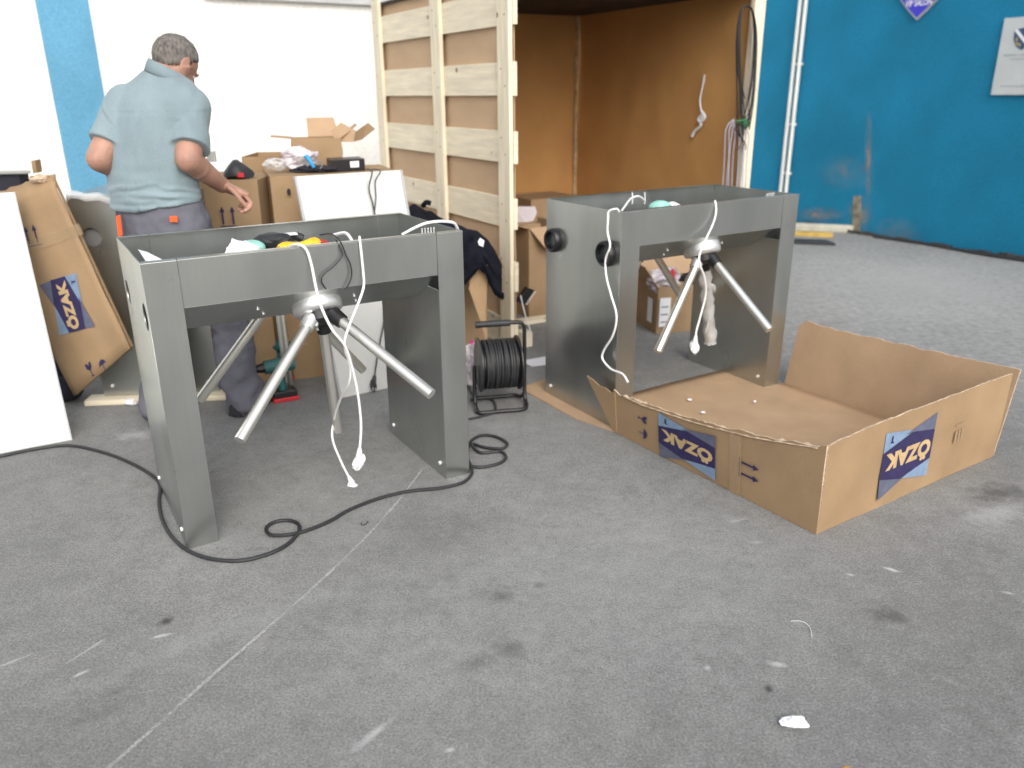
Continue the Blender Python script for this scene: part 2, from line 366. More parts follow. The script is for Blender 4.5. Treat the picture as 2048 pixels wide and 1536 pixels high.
# ------------------------------------------------------------------ ground
g = struct(MB().add([(-60, -60, 0), (60, -60, 0), (60, 60, 0), (-60, 60, 0)], [(0, 1, 2, 3)]).build('ground', M_asphalt))
# chalk line scratched across the asphalt
def chalk():
    m = mat('chalk', (.50, .50, .49), .9); N, L, b = nodes(m)
    geo = N.new('ShaderNodeNewGeometry'); n = N.new('ShaderNodeTexNoise'); n.inputs['Scale'].default_value = 130; n.inputs['Detail'].default_value = 3; L.new(geo.outputs['Position'], n.inputs['Vector'])
    n2 = N.new('ShaderNodeTexNoise'); n2.inputs['Scale'].default_value = 7; L.new(geo.outputs['Position'], n2.inputs['Vector'])
    s = N.new('ShaderNodeMath'); s.operation = 'ADD'; L.new(n.outputs['Fac'], s.inputs[0]); L.new(n2.outputs['Fac'], s.inputs[1])
    r = N.new('ShaderNodeMapRange'); r.inputs[1].default_value = .72; r.inputs[2].default_value = 1.2; r.inputs[4].default_value = .62; L.new(s.outputs[0], r.inputs[0]); L.new(r.outputs[0], b.inputs['Alpha'])
    return m
cp = [G(*q) for q in [(845, 940), (800, 1000), (740, 1068), (680, 1128), (615, 1188), (510, 1280), (450, 1331), (385, 1389), (320, 1448), (215, 1540)]]
mb = MB()
for i, p in enumerate(cp):
    d = (cp[min(i + 1, 9)] - cp[max(i - 1, 0)]).normalized(); sd = V((-d.y, d.x, 0)) * .006
    mb.v += [p + sd + V((0, 0, .004)), p - sd + V((0, 0, .004))]
    if i: k = 2 * i; mb.f.append((k - 2, k - 1, k + 1, k))
struct(mb.build('chalk_line', chalk()))

# ------------------------------------------------------------------ walls
A0 = G(1035, 700)                       # foot of the booth's front left post
B0 = G(2048, 520)                       # foot of the blue wall at the right edge of the picture
Cn = PL(1480, 350, B0, E1); Cn = B0 + E2 * (Cn - B0).dot(E2)
WT = .25
wall = thing('blue_wall', 'rough blue painted rendered wall on the right behind the yard', 'wall', B0)
MB().box(B0 - E2 * 1.6, E2 * (1.6 + 4.1), E1 * WT, (0, 0, 4.2)).build('render_face', M_blue, wall)
fl = [V((0, 0)), V((0, 0))]
def on_blue(px, py, off=.0): return PL(px, py, B0 - E1 * off, E1)
# bare mortar patch, rub marks along its foot
pp = [on_blue(*q, .004) for q in [(1708, 392), (1722, 392), (1722, 440), (1720, 470), (1703, 470), (1706, 430)]]
mb = MB(); mb.slab(pp, -E1 * .006); mb.build('mortar_patch', M_brownstain, wall)
def dust():
    m = mat('rubbed_dust', (.33, .32, .29), .95); N, L, b = nodes(m)
    tc = N.new('ShaderNodeTexCoord'); n = N.new('ShaderNodeTexNoise'); n.inputs['Scale'].default_value = 9; n.inputs['Detail'].default_value = 8; L.new(tc.outputs['Object'], n.inputs['Vector'])
    at = N.new('ShaderNodeAttribute'); at.attribute_name = 'fade'
    mu = N.new('ShaderNodeMath'); mu.operation = 'MULTIPLY'; r = N.new('ShaderNodeMapRange'); r.inputs[1].default_value = .28; r.inputs[2].default_value = .62; r.inputs[4].default_value = .95
    L.new(n.outputs['Fac'], r.inputs[0]); L.new(r.outputs[0], mu.inputs[0]); L.new(at.outputs['Fac'], mu.inputs[1]); L.new(mu.outputs[0], b.inputs['Alpha']); return m
M_dust = dust()
def smear(cx, cy, rx, ry, st, name='dust_smear'):
    k = 12; pts = [on_blue(cx, cy, .003)] + [on_blue(cx + rx * cos(2 * pi * i / k), cy + ry * sin(2 * pi * i / k), .003) for i in range(k)]
    me = bpy.data.meshes.new(name); me.from_pydata([tuple(p) for p in pts], [], [(0, 1 + i, 1 + (i + 1) % k) for i in range(k)]); me.update()
    a = me.attributes.new('fade', 'FLOAT', 'POINT'); a.data[0].value = st
    return link(name, me, M_dust, wall)
smear(1737, 320, 9, 110, .9); smear(1720, 430, 30, 45, .7); smear(1690, 345, 60, 40, .3); smear(1790, 470, 60, 40, .35)
smear(1640, 430, 60, 18, .9)
# dark broken edge between wall and asphalt
ge = MB(); n = 46
for i in range(n):
    a = -1.55 + i * (4.5 / n); w = .045 + .03 * random.random(); h = .015 + .03 * random.random()
    ge.box(B0 + E2 * a - E1 * (w + .01), E2 * (4.2 / n + .01 * random.random()), E1 * w, (0, 0, h))
ek = ge.build('broken_edge', mat('dark_rubble', (.045, .045, .042), .95, bump=.8, bscale=60, var=.4, vscale=30)); rough_up(ek, .012, 20); struct(ek)
ground_cable = MB().tube([B0 + E2 * a - E1 * (.10 + .025 * sin(a * 5)) + V((0, 0, .018)) for a in [x * .3 for x in range(-5, 6)]], .014, 8).build('wall_foot_cable', M_blackrub, smooth=True)
tag(ground_cable, 'black cable lying along the foot of the blue wall', 'cable')

# twin white conduit
def conduit(off, label):
    a, b2 = on_blue(1568 + off, 425, .03), on_blue(1599 + off, 0, .03)
    base = V((b2.x, b2.y, 0)) * .5 + V((a.x, a.y, 0)) * .5
    t = thing('conduit_pipe', label, 'pipe', base, 0, 'twin white pipes on the blue wall')
    MB().tube([base + V((0, 0, .02)), base + V((0, 0, 4))], .02, 12, 0).build('pipe', M_paint, t, smooth=True)
    for z in (.55, 1.1, 1.75):
        MB().box(base - E2 * .03 + V((0, 0, z)), E2 * .06, E1 * .028, (0, 0, .02)).build('bracket', M_white, t)
conduit(-5, 'left one of the twin white vertical pipes on the blue wall')
conduit(6, 'right one of the twin white vertical pipes on the blue wall')

# shield sign: lower tip shows
tip = on_blue(1833, 40, .03); sgn = thing('shield_sign', 'blue shield shaped sign with white lettering high on blue wall', 'sign', tip)
hw = .42
mb = MB(); prof = [(0, 0), (-.09, .075), (-.18, .16), (-.25, .24), (-.31, .36), (-.35, .52), (-.35, .72), (0, .78), (.35, .72), (.35, .52), (.31, .36), (.25, .24), (.18, .16), (.09, .075)]
SR = -E2; SU = V((0, 0, 1))             # to the viewer's right along the blue wall
mb.slab([tip + SR * a * .95 + SU * b2 * .95 for a, b2 in prof], E1 * .025); mb.build('rim', M_greybox, sgn)
flat('face', [(a * .92, b2 * .92 + .02) for a, b2 in prof][::-1], tip, SR, SU, -E1 * .004, mat('royal_blue_enamel', (.02, .02, .55), .35), sgn)
put_text('lettering', 'VIP SALON', tip + SR * -.14 + SU * .125, SR, SU, .28, .058, -E1 * .008, M_white, sgn, .02)
put_text('lettering', 'SARAJEVO', tip + SR * -.19 + SU * .205, SR, SU, .38, .062, -E1 * .008, M_white, sgn, .03)

# plaque
pq = on_blue(1981, 190, .03)
plq = thing('wall_plaque', 'pale grey plaque with coat of arms and small lettering on blue wall', 'plaque', pq)
PW, PH = .62, .64
MB().box(pq, SR * PW, E1 * .02, SU * PH).build('board', mat('plaque_board', (.50, .54, .55), .4, var=.03), plq, bevel=.003)
cr = pq + SR * .20 + SU * .37
flat('crest', [(0, 0), (.05, .03), (.085, .09), (.09, .17), (0, .185), (-.09, .17), (-.085, .09), (-.05, .03)], cr, SR, SU, -E1 * .002, mat('crest_blue', (.03, .07, .16), .5), plq)
flat('crest_band', [(-.09, .165), (-.065, .175), (.062, .045), (.045, .028)], cr, SR, SU, -E1 * .004, M_paper, plq)
gold = mat('crest_gold', (.45, .36, .08), .5)
for a, b2 in [(.02, .15), (.055, .13), (.06, .085), (-.055, .09), (-.02, .045), (-.045, .055)]:
    flat('crest_lily', [(a, b2 - .018), (a + .011, b2), (a, b2 + .018), (a - .011, b2)], cr, SR, SU, -E1 * .0045, gold, plq)
M_ink = mat('grey_ink', (.22, .24, .26), .6)
put_text('lettering', 'BOSNA I HERCEGOVINA', pq + SR * .06 + SU * .325, SR, SU, .36, .015, -E1 * .0025, M_ink, plq, 0)
put_text('lettering', 'FEDERACIJA', pq + SR * .12 + SU * .29, SR, SU, .22, .014, -E1 * .0025, M_ink, plq, 0)
put_text('lettering', 'SARAJEVO', pq + SR * .08 + SU * .065, SR, SU, .3, .015, -E1 * .0025, M_ink, plq, 0)

# blocks at the foot of the blue wall
a, b2 = G(1600, 462), G(1668, 470)
d1 = (G(1705, 466) - a).normalized()
blk = MB().box(a + V((0, 0, .0)) - d1 * .3, d1 * (.3 + (G(1700, 467) - a).length), E1 * .14, (0, 0, .075)).build('concrete_kerb', M_concrete, bevel=.01); rough_up(blk, .008, 12)
tag(blk, 'long pale concrete block lying at the foot of the blue wall', 'block')
yb = MB().box(G(1600, 470) - d1 * .3, d1 * (.3 + .28), V((.02, -.10, 0)), (0, 0, .045)).build('yellow_board', mat('ochre_board', (.5, .34, .08), .7, var=.2), bevel=.004)
tag(yb, 'short ochre yellow board in front of the pale concrete block', 'board')
db = MB().box(G(1600, 489) - d1 * .3, d1 * (.3 + .34), V((-.03, .2, 0)), (0, 0, .03)).build('rubber_mat', M_blackrub, bevel=.004)
tag(db, 'dark rubber mat strip on the ground beside steel turnstile', 'mat')

# white wall
WW = A0 + E2 * 4.0
ww = thing('white_wall', 'bright white rendered wall with a blue stripe behind the man', 'wall', WW)
def on_white(px, py, off=0.): return PL(px, py, WW - E2 * off, E2)
xr = (Cn - WW).dot(E1)
sl, sr_ = (on_white(103, 178) - WW).dot(E1), (on_white(207, 178) - WW).dot(E1)
MB().box(WW + E1 * sr_, E1 * (xr - sr_ + .2), E2 * .25, (0, 0, 4.2)).build('render_face', M_wwall, ww)
MB().box(WW + E1 * -12, E1 * (sl + 12), E2 * .25, (0, 0, 4.2)).build('render_face', M_wwall, ww)
MB().box(WW + E1 * sl + E2 * .004, E1 * (sr_ - sl), E2 * .24, (0, 0, 4.19)).build('blue_stripe', M_stripe, ww)
lz = on_white(700, 8, .05).z
MB().box(WW + E1 * (sr_ + .9) - E2 * .06 + V((0, 0, lz)), E1 * (xr - sr_ - .9), E2 * .06, (0, 0, .10)).build('ledge', mat('ledge_grey', (.45, .46, .47), .6), ww)

# ------------------------------------------------------------------ packing booth of cardboard sheets on a pine frame
BW, BD, BH = 1.76, 1.99, 2.07
bo = thing('cardboard_booth', 'tall open booth of brown cardboard sheets on a pale pine frame', 'booth', A0, R(30))
# local: x along E1 (opening), y along E2 (depth)
def bl(name, m, x0, x1, y0, y1, z0, z1, bevel=0):
    return MB().bx(x0, x1, y0, y1, z0, z1).build(name, m, bo, local=True, bevel=bevel)
z0 = .012
for i, y in enumerate((0.0, .86, 1.86)):
    wd = (.13, .13, .13)[i]
    bl('post', M_woodv, -.045, -.020, y, y + wd, z0, BH + .25, .002)
k = 0
for zb in (2.21, 1.845, 1.485, 1.122, .752, .385, .02):
    bl('slat', M_woodh, -.019, -.001, .05, 1.985, zb - .02, zb + .155, .002)
    MB().bx(-.019, .006, -.001 - .006 * (k % 2), .049, zb - .02, zb + .155).build('slat', M_woodh, bo, local=True); k += 1
sc_ = MB()
for zb in (1.845, 1.485, 1.122, .752, .385):
    for y in (.065, .925, 1.92):
        for dz_, dy in ((.03, -.02), (.12, .025)): sc_.cyl((-.0452, y + dy, zb + dz_), (-.0462, y + dy, zb + dz_), .0045, 8)
sc_.build('screw_heads', M_dark, bo, local=True)['kind'] = 'stuff'
# sheets
def sheet(name, m, o, u, v, nu, nv, t, amp, seed):
    mb = MB(); o, u, v, t = V(o), V(u), V(v), V(t)
    for s_ in (0, 1):
        for j in range(nv + 1):
            for i in range(nu + 1):
                w = noise.noise(V((i * .35 + seed, j * .35, seed))) * amp
                mb.v.append(o + u * (i / nu) + v * (j / nv) + t * s_ + t.normalized() * w)
    off = (nu + 1) * (nv + 1)
    for j in range(nv):
        for i in range(nu):
            q = j * (nu + 1) + i; mb.f += [(q, q + 1, q + nu + 2, q + nu + 1), (q + off, q + nu + 1 + off, q + nu + 2 + off, q + 1 + off)]
    for i in range(nu):
        mb.f += [(i, i + off, i + 1 + off, i + 1)]; q = nv * (nu + 1) + i; mb.f += [(q, q + 1, q + 1 + off, q + off)]
    for j in range(nv):
        q = j * (nu + 1); mb.f += [(q, q + nu + 1, q + nu + 1 + off, q + off)]; q += nu; mb.f += [(q, q + off, q + nu + 1 + off, q + nu + 1)]
    return mb.build(name, m, bo, local=True, smooth=True)
sheet('left_sheet', M_cardwall, (.004, .03, .02), (0, BD - .06, 0), (0, 0, BH), 20, 20, (.006, 0, 0), .006, 1)
sheet('back_sheet', M_cardinw, (.02, BD - .02, .02), (BW - .04, 0, 0), (0, 0, BH), 24, 20, (0, .006, 0), .012, 5)
sheet('right_sheet', M_cardinw, (BW + .002, .05, .02), (0, BD - .06, 0), (0, 0, BH), 24, 20, (.006, 0, 0), .012, 9)
# crushed overlap edge of the back sheet in the corner
mb = MB(); pr = None
for j in range(41):
    z = .05 + j * BH / 41; w = .012 * noise.noise(V((0, 3.3, z * 4))) ; w2 = .022 + .012 * noise.noise(V((4, 0, z * 5)))
    mb.v += [V((BW - .012 + w, BD - .05, z)), V((BW - .012 - w2, BD - .032, z))]
    if j: q = 2 * j; mb.f.append((q - 2, q - 1, q + 1, q))
cs = mb.build('corner_seam', mat('frayed_seam', (.52, .37, .22), .9, var=.15, vscale=20), bo, local=True, smooth=True)
so = cs.modifiers.new('s', 'SOLIDIFY'); so.thickness = .004
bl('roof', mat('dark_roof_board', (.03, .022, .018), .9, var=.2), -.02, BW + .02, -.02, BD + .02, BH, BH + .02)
bl('front_beam', M_woodh, .04, BW - .05, 0, .04, BH + .0 + .021, BH + .17)
# right-hand front post, a rounded rough pole on a plank
rp = MB(); rp.loft([((BW + .012, .0, z), (.045 + .004 * sin(z * 5), 0, 0), (0, .03, 0)) for z in [z0 + i * .1 for i in range(24)]], 12, power=3)
rp.build('post', M_woodv, bo, local=True, smooth=True)
bl('post', M_woodv, BW + .048, BW + .075, -.01, .05, z0, BH + .25, .002)

def bw(px, py, x=BW - .02): return PL(px, py, A0 + E1 * x, E1)          # right booth wall, inner side
cd = MB(); cd.tube([bw(*q) for q in [(1409, 150), (1405, 175), (1400, 200), (1403, 225)]], .006, 7)
cd.tube([bw(*q) for q in [(1403, 222), (1410, 235), (1400, 245), (1408, 228), (1397, 238), (1402, 250), (1390, 262), (1384, 273)]], .010, 7)
c_ = cd.build('knotted_rope', M_paper, smooth=True); tag(c_, 'short knotted white cord hanging inside the cardboard booth', 'cord')

# cables looped over the right post
def pp_(px, py, o=.05): return PL(px, py, A0 - E2 * o, E2)
cb = MB()
for i in range(11):
    j = random.uniform(-5, 5); k2 = random.uniform(-5, 5); b0 = random.uniform(195, 290)
    cb.tube([pp_(*q, .05 + .004 * i) for q in [(1483 + k2 + j, b0), (1478 + j, 150), (1477 + j * .8, 70), (1483 + j * .3, 22), (1494 + k2 * .3, 11 + abs(j) * .4), (1505 + j * .3, 22), (1511 + j * .7, 70), (1508 + j * .9, 150), (1500 + j * 1.5, 215), (1489 + k2 * 2, 255 + k2)]], .0036, 6)
for i in range(3): cb.tube([pp_(*q, .06) for q in [(1484, 240), (1478 - 4 * i, 258), (1484 + 3 * i, 285), (1475 + 8 * i, 300)]], .003, 6)
tag(cb.build('black_cable_bundle', M_blackrub, smooth=True), 'long loops of thin black cable hung over the booth right post', 'cable bundle')
gt = MB()
for i in range(6): gt.tube([pp_(1474 + random.uniform(-4, 14), 240 + random.uniform(-8, 10), .075), pp_(1485 + random.uniform(-6, 10), 246 + random.uniform(-8, 8), .09), pp_(1493 + random.uniform(-6, 8), 252, .075)], .005, 6)
tag(gt.build('green_wire_tie', mat('green_wire', (.03, .16, .06), .5), smooth=True), 'green wire tie holding the black cable loops together', 'wire tie')
for sx, lab in ((1450, 'grey cable strands hanging left of the booth right post'), (1478, 'grey cable strands hanging right of the booth right post')):
    gc = MB()
    for i in range(4): gc.tube([pp_(*q, .055) for q in [(1468 if sx < 1470 else 1482, 238 + 2 * i), (sx + 2 + i * 6, 258 + i * 4), (sx - 1 + i * 6 + 3 * sin(i * 2), 310), (sx - 6 + i * 6, 400)]], .0032, 6)
    tag(gc.build('grey_cable_bundle', mat('lilac_grey_cable', (.33, .35, .45), .5), smooth=True), lab, 'cable bundle')

# ------------------------------------------------------------------ turnstiles
L_, D_, PW_, HB, H_ = 1.113, .5735, .1071, .155, 1.0
YR, ZR = .20, .725
T1P, T1A = V((-1.1321, 2.4339, 0)), .5439
T2P, T2A = V((.4726, 3.4619, 0)), .5474
def hub_parts(t, back, phi, al=R(40.7), be=R(61.4), ln=.567, hx=.545):
    c0 = V((.545, .112, .766)); c = V((hx, .112, .766)); n = V((0, -cos(be), -sin(be))); u = V((1, 0, 0)); v = V((0, cos(R(30)), -sin(R(30))))
    v = (V((0, 0, -1)) - n * V((0, 0, -1)).dot(n)).normalized()
    F = (lambda p: V((p.x, D_ - p.y, p.z))) if back else (lambda p: p)
    def fx(mb): mb.v = [F(p) for p in mb.v]; return mb
    hb = MB()
    prof = [(-.03, .088), (.004, .090), (.022, .088), (.030, .080), (.032, .060)]
    hb.loft([(c + n * a, u * r, v * r) for a, r in prof], 36)
    hub = fx(hb).build('hub', M_chrome, t, local=True, smooth=True)
    kn = MB(); kn.loft([(c + n * .03, u * .055, v * .055), (c + n * .06, u * .05, v * .05), (c + n * .075, u * .03, v * .03)], 24)
    fx(kn).build('hub_core', M_blackp, hub, local=True, smooth=True)
    for k in (-1, 0, 1):
        an = phi + k * 2 * pi / 3
        d = n * cos(al) + sin(al) * (cos(an) * v + sin(an) * u)
        rad = (cos(an) * v + sin(an) * u)
        tip = c0 + d * ln; ap = c + V((.012, 0, .004)) if hx != .545 else c; d = (tip - ap).normalized(); ll_ = (tip - ap).length
        fx(MB().tube([ap + d * .085, ap + d * .20, ap + d * .4, tip], .0195, 20, 0)).build('arm', M_tube, hub, local=True, smooth=True)
        sk = MB(); sk.tube([ap + d * .06, ap + d * .115], lambda q: .030 - .004 * q, 18, 0)
        fx(sk).build('arm_socket', M_chrome if k == -1 else M_blackp, hub, local=True, smooth=True)
        fx(MB().cyl(c + n * .055 + rad * .02 - n.cross(rad) * .018, c + n * .082 + rad * .035 - n.cross(rad) * .018, .006, 10)).build('bolt', M_chrome, hub, local=True, smooth=True)
def make_turnstile(loc, rz, label, front, rear, group, rings):
    t = thing('turnstile', label, 'turnstile', loc, rz, group)
    th = .004; hr = .046
    holes = [(.081, .812, hr), (.4925, .812, hr)]
    for side in (0, 1):
        x = 0 if side == 0 else L_ - th
        plate('side_panel', M_steel, t, [(0, 0), (D_, 0), (D_, H_), (0, H_)], holes if side == 0 else [], ((x, 0, 0), (0, 1, 0), (0, 0, 1)), (th, 0, 0))
        xi = PW_ - th if side == 0 else L_ - PW_
        MB().bx(xi, xi + th, .003, D_ - .003, .0, ZR + .06).build('inner_panel', M_steel, t, local=True)
        for bk in (0, 1):
            y0, y1 = (-.0015, th) if not bk else (D_ - th, D_ + .0015)
            x0 = 0 if side == 0 else L_ - PW_
            MB().bx(x0 + .0005, x0 + PW_ - .0005, y0, y1, 0, H_ - .001).build('post_face', M_steel, t, local=True, bevel=.0012)
            yb0, yb1 = (0., .024) if not bk else (D_ - .024, D_)
            MB().bx(x0 + .0045, x0 + PW_ - .001, yb0, yb1, H_ - .0005, H_ + .0012).build('rim', M_steel, t, local=True)
        if side == 0 and not rings:
            for (yy, zz, r_) in holes: MB().cyl((.028, yy, zz), (.030, yy, zz), .06, 24).build('hole_backing', M_greyc, t, local=True)  # added grey disc behind the hole stands in for its dark inside
        # fixing screws at the feet
        for yy in (.05, D_ - .05):
            sx, dx = (0, -.006) if side == 0 else (L_ - PW_, -.006)
            MB().cyl((sx, yy, .055), (sx + dx, yy, .055), .008, 10).build('screw', M_white, t, local=True, smooth=True)
    for bk in (0, 1):
        F = (lambda p: V((p.x, D_ - p.y, p.z))) if bk else (lambda p: p)
        def fb(mb, nm, bev=0): mb.v = [F(p) for p in mb.v]; return mb.build(nm, M_steel, t, local=True, bevel=bev)
        x0, x1 = PW_ + .001, L_ - PW_ - .001
        fb(MB().bx(x0, x1, .002, .005, H_ - HB, H_ - .001), 'beam_panel', .001)
        fb(MB().bx(x0 + .002, x1 - .002, .0025, .026, H_ - .0005, H_ + .0015), 'rim')
        fb(MB().slab([(x0, .002, H_ - HB), (x1, .002, H_ - HB), (x1, YR, ZR), (x0, YR, ZR)], (0, .002, .003)), 'underside_panel')
        for sx in (.36, .39, .71, .735):
            q = .5 if sx in (.36, .71) else .78
            p = V((sx, YR * q, H_ - HB + (ZR - H_ + HB) * q)); n = V((0, -.515, -.857))
            m_ = MB().cyl(p, p + n * .004, .006, 8); m_.v = [F(v) for v in m_.v]; m_.build('screw', M_chrome, t, local=True, smooth=True)
        hub_parts(t, bk, *(R(q) for q in (rear if bk else front)[:3]), (rear if bk else front)[3], .545 if bk else front[4])
    MB().bx(PW_, L_ - PW_, YR + .001, D_ - YR - .001, ZR, ZR + .004).build('underside_panel', M_steel, t, local=True)
    MB().bx(.33, .78, .15, D_ - .15, ZR + .055, ZR + .19).build('mechanism_housing', M_greybox, t, local=True, bevel=.004)
    if rings:
        for (yy, zz, r) in holes:
            rb = MB(); prof = [(.002, .030), (.004, .052), (-.012, .058), (-.03, .056), (-.036, .050), (-.034, .042), (-.012, .040), (-.008, .0)]
            rb.loft([((a, yy, zz), (0, max(r2, .0005), 0), (0, 0, max(r2, .0005))) for a, r2 in prof], 32, cap=False)
            rg = rb.build('reader_ring', M_blackp, t, local=True, smooth=True)
            MB().loft([((-.011, yy, zz), (0, .039, 0), (0, 0, .039)), ((-.013, yy, zz), (0, .039, 0), (0, 0, .039))], 28).build('lens', mat('smoky_lens', (.05, .06, .06), .1), rg, local=True)
    return t
GRP = 'stainless steel tripod turnstiles'
t1 = make_turnstile(T1P, T1A, 'nearest steel tripod turnstile, on the left in front of the man', (15.2, 40.7, 61.4, .567, .572), (60, 45, 50, .567), GRP, False)
t2 = make_turnstile(T2P, T2A, 'steel tripod turnstile with two round black rings beside the open carton', (42.1, 33.8, 68.9, .531, .592), (-45, 45, 61, .55), GRP, True)
def L1(x, y, z): c, s = cos(T1A), sin(T1A); return V((T1P.x + c * x - s * y, T1P.y + s * x + c * y, z))
def L2(x, y, z): c, s = cos(T2A), sin(T2A); return V((T2P.x + c * x - s * y, T2P.y + s * x + c * y, z))
X1, Y1 = V((cos(T1A), sin(T1A), 0)), V((-sin(T1A), cos(T1A), 0))
X2, Y2 = V((cos(T2A), sin(T2A), 0)), V((-sin(T2A), cos(T2A), 0))
def F1(px, py, y=-.02): return PL(px, py, T1P + Y1 * y, Y1)     # on a plane parallel to the near turnstile's front
def F2(px, py, y=-.02): return PL(px, py, T2P + Y2 * y, Y2)

# third turnstile, end-on behind the man
q0, q1 = G(211, 803), G(300, 800)
fa = math.atan2(q1.y - q0.y, q1.x - q0.x)       # its end panel runs to the right
t3 = bpy.data.objects.new('turnstile', None); COL.objects.link(t3); t3.rotation_euler = (0, 0, R(96)); t3.location = q0 + V((cos(R(6)), sin(R(6)), 0)) * D_ + V((0, 0, .03))
tag(t3, 'grey steel turnstile standing end-on behind the leaning carton', 'turnstile', GRP)
for ch in list(t1.children):
    c_ = ch.copy(); COL.objects.link(c_); c_.parent = t3
    for gch in ch.children: d_ = gch.copy(); COL.objects.link(d_); d_.parent = c_
a = R(6); U3 = V((cos(a), sin(a), 0)); V3 = V((-sin(a), cos(a), 0))
sk = MB().box(q0 - U3 * .08 - V3 * .06, U3 * .75, V3 * .10, (0, 0, .028)).build('wooden_skid', M_woodh, bevel=.003)
tag(sk, 'rough wooden board under the end of the rear turnstile', 'board')
sk2 = MB().box(q0 - U3 * .08 + V3 * .9, U3 * .75, V3 * .10, (0, 0, .028)).build('wooden_skid', M_woodh, bevel=.003)
tag(sk2, 'second wooden board under the far end of the rear turnstile', 'board')
# torn protective film on its top
def crumple(name, c, rad, m, label=None, cat=None, sub=3, amp=.5, sc=4., seed=0, group=None, parent=None):
    me = bpy.data.meshes.new(name); bm = bmesh.new(); bmesh.ops.create_icosphere(bm, subdivisions=sub, radius=1)
    for v in bm.verts:
        n_ = noise.noise_vector(v.co * sc * .5 + V((seed, 0, 0))) * amp + noise.noise_vector(v.co * sc * 1.6 + V((0, seed, 0))) * amp * .4
        w = v.co + n_; v.co = V(c) + V((w.x * rad[0], w.y * rad[1], w.z * rad[2]))
    zmin = min(v.co.z for v in bm.verts)
    bm.to_mesh(me); bm.free()
    o = link(name, me, m, parent)
    if label: tag(o, label, cat, group)
    return o
def strip(name, pts, w, m, label, cat, parent=None, tw=None):
    mb = MB()
    for i, p in enumerate(pts):
        d = w if not callable(w) else w(i); mb.v += [V(p) - d, V(p) + d]
        if i: k_ = 2 * i; mb.f.append((k_ - 2, k_ - 1, k_ + 1, k_))
    o = mb.build(name, m, parent, smooth=True); s_ = o.modifiers.new('s', 'SOLIDIFY'); s_.thickness = .0015
    if label: tag(o, label, cat)
    return o
pt = [q0 + U3 * x + V3 * (-.006) + V((0, 0, 1.03 + .012 * sin(x * 23) + .01 * sin(x * 51))) for x in [i * .03 for i in range(20)]]
strip('torn_film', pt, V((0, .004, .018)), M_film, 'torn clear film along the top edge of the rear turnstile', 'film')
crumple('foam_lump', q0 + U3 * .10 + V3 * .42 + V((0, 0, 1.045)), (.035, .03, .028), M_paper, 'small crumpled white lump on top of the rear turnstile', 'packing', 2)
# a grey cover sheet closing the top of the rear turnstile
cv = MB().box(q0 + V((0, 0, 1.032)) + V3 * .005, U3 * D_, V3 * 1.1, (0, 0, .006)).build('cover_plate', M_steel)
tag(cv, 'flat grey steel cover lying on top of the rear turnstile', 'cover plate')

# ---------------------------------------------------- things in and on the near turnstile
def put(name, mb, m, label, cat, smooth=True, **k):
    o = mb.build(name, m, smooth=smooth, **k); return tag(o, label, cat)
def plug(pos, down, side):
    pass
def cable(name, pts, r, m, label, plugged=False, cat='cable'):
    t = thing(name, label, cat, V(pts[-1]))
    MB().tube(pts, r, 10, 6).build('cord', m, t, smooth=True)
    if plugged:
        e = V(pts[-1]); d = (e - V(pts[-2])).normalized(); sd = V(plugged).normalized()
        MB().tube([e - d * .012, e + d * .02], lambda q: .007 + .006 * q, 12, 0).build('strain_relief', m, t, smooth=True)
        b_ = MB(); c_ = e + d * .042
        b_.loft([(c_ - sd * .022, d * .016, d.cross(sd) * .016), (c_ - sd * .017, d * .022, d.cross(sd) * .022), (c_ + sd * .010, d * .023, d.cross(sd) * .023), (c_ + sd * .020, d * .020, d.cross(sd) * .020)], 24)
        b_.build('plug', m, t, smooth=True)
        for s_ in (-1, 1): MB().cyl(c_ + sd * .018 + d.cross(sd) * .0095 * s_, c_ + sd * .037 + d.cross(sd) * .0095 * s_, .0024, 8).build('pin', M_chrome, t, smooth=True)
    return t
cable('power_cord', [F1(572, 500, .16), F1(582, 492, .06), F1(598, 489, .0), F1(613, 500, -.012), F1(623, 530, -.02), F1(632, 575, -.05), F1(643, 615, -.10), F1(665, 660, -.11), F1(690, 692, -.10), F1(705, 738, -.08), F1(716, 790, -.07), F1(722, 850, -.06), F1(719, 902, -.06)], .0050, M_white,
      'white power cord hanging over the near turnstile, its plug the higher one', (X1 * -.6 - Y1 * .5 + V((0, 0, -.3))))
cable('power_cord', [F1(722, 490, .10), F1(719, 474, .012), F1(722, 500, -.012), F1(727, 550, -.02), F1(727, 575, -.03), F1(716, 608, -.06), F1(697, 655, -.07), F1(689, 690, -.08), F1(701, 735, -.07), F1(697, 770, -.04), F1(682, 795, .06), F1(668, 840, .20), F1(665, 878, .20), F1(683, 925, .18), F1(700, 958, .16)], .0047, M_white,
      'white power cord with the lowest plug, dangling below the near turnstile arms', (X1 * .55 - Y1 * .8 + V((0, 0, -.2))))
cable('signal_cable', [F1(640, 470, .14), F1(662, 468, .06), F1(680, 482, -.006), F1(692, 510, -.012), F1(701, 530, -.014), F1(703, 552, -.014), F1(695, 572, -.014), F1(685, 580, -.01)], .0026, M_blackrub, 'thin black cable looping down the front of the near turnstile')
cable('signal_cable', [F1(672, 480, .02), F1(681, 498, -.009), F1(684, 512, -.01), F1(668, 532, -.01), F1(648, 548, -.01), F1(643, 562, -.01), F1(652, 578, -.01)], .0022, M_blackrub, 'thinnest dark wire curling left on the near turnstile front')
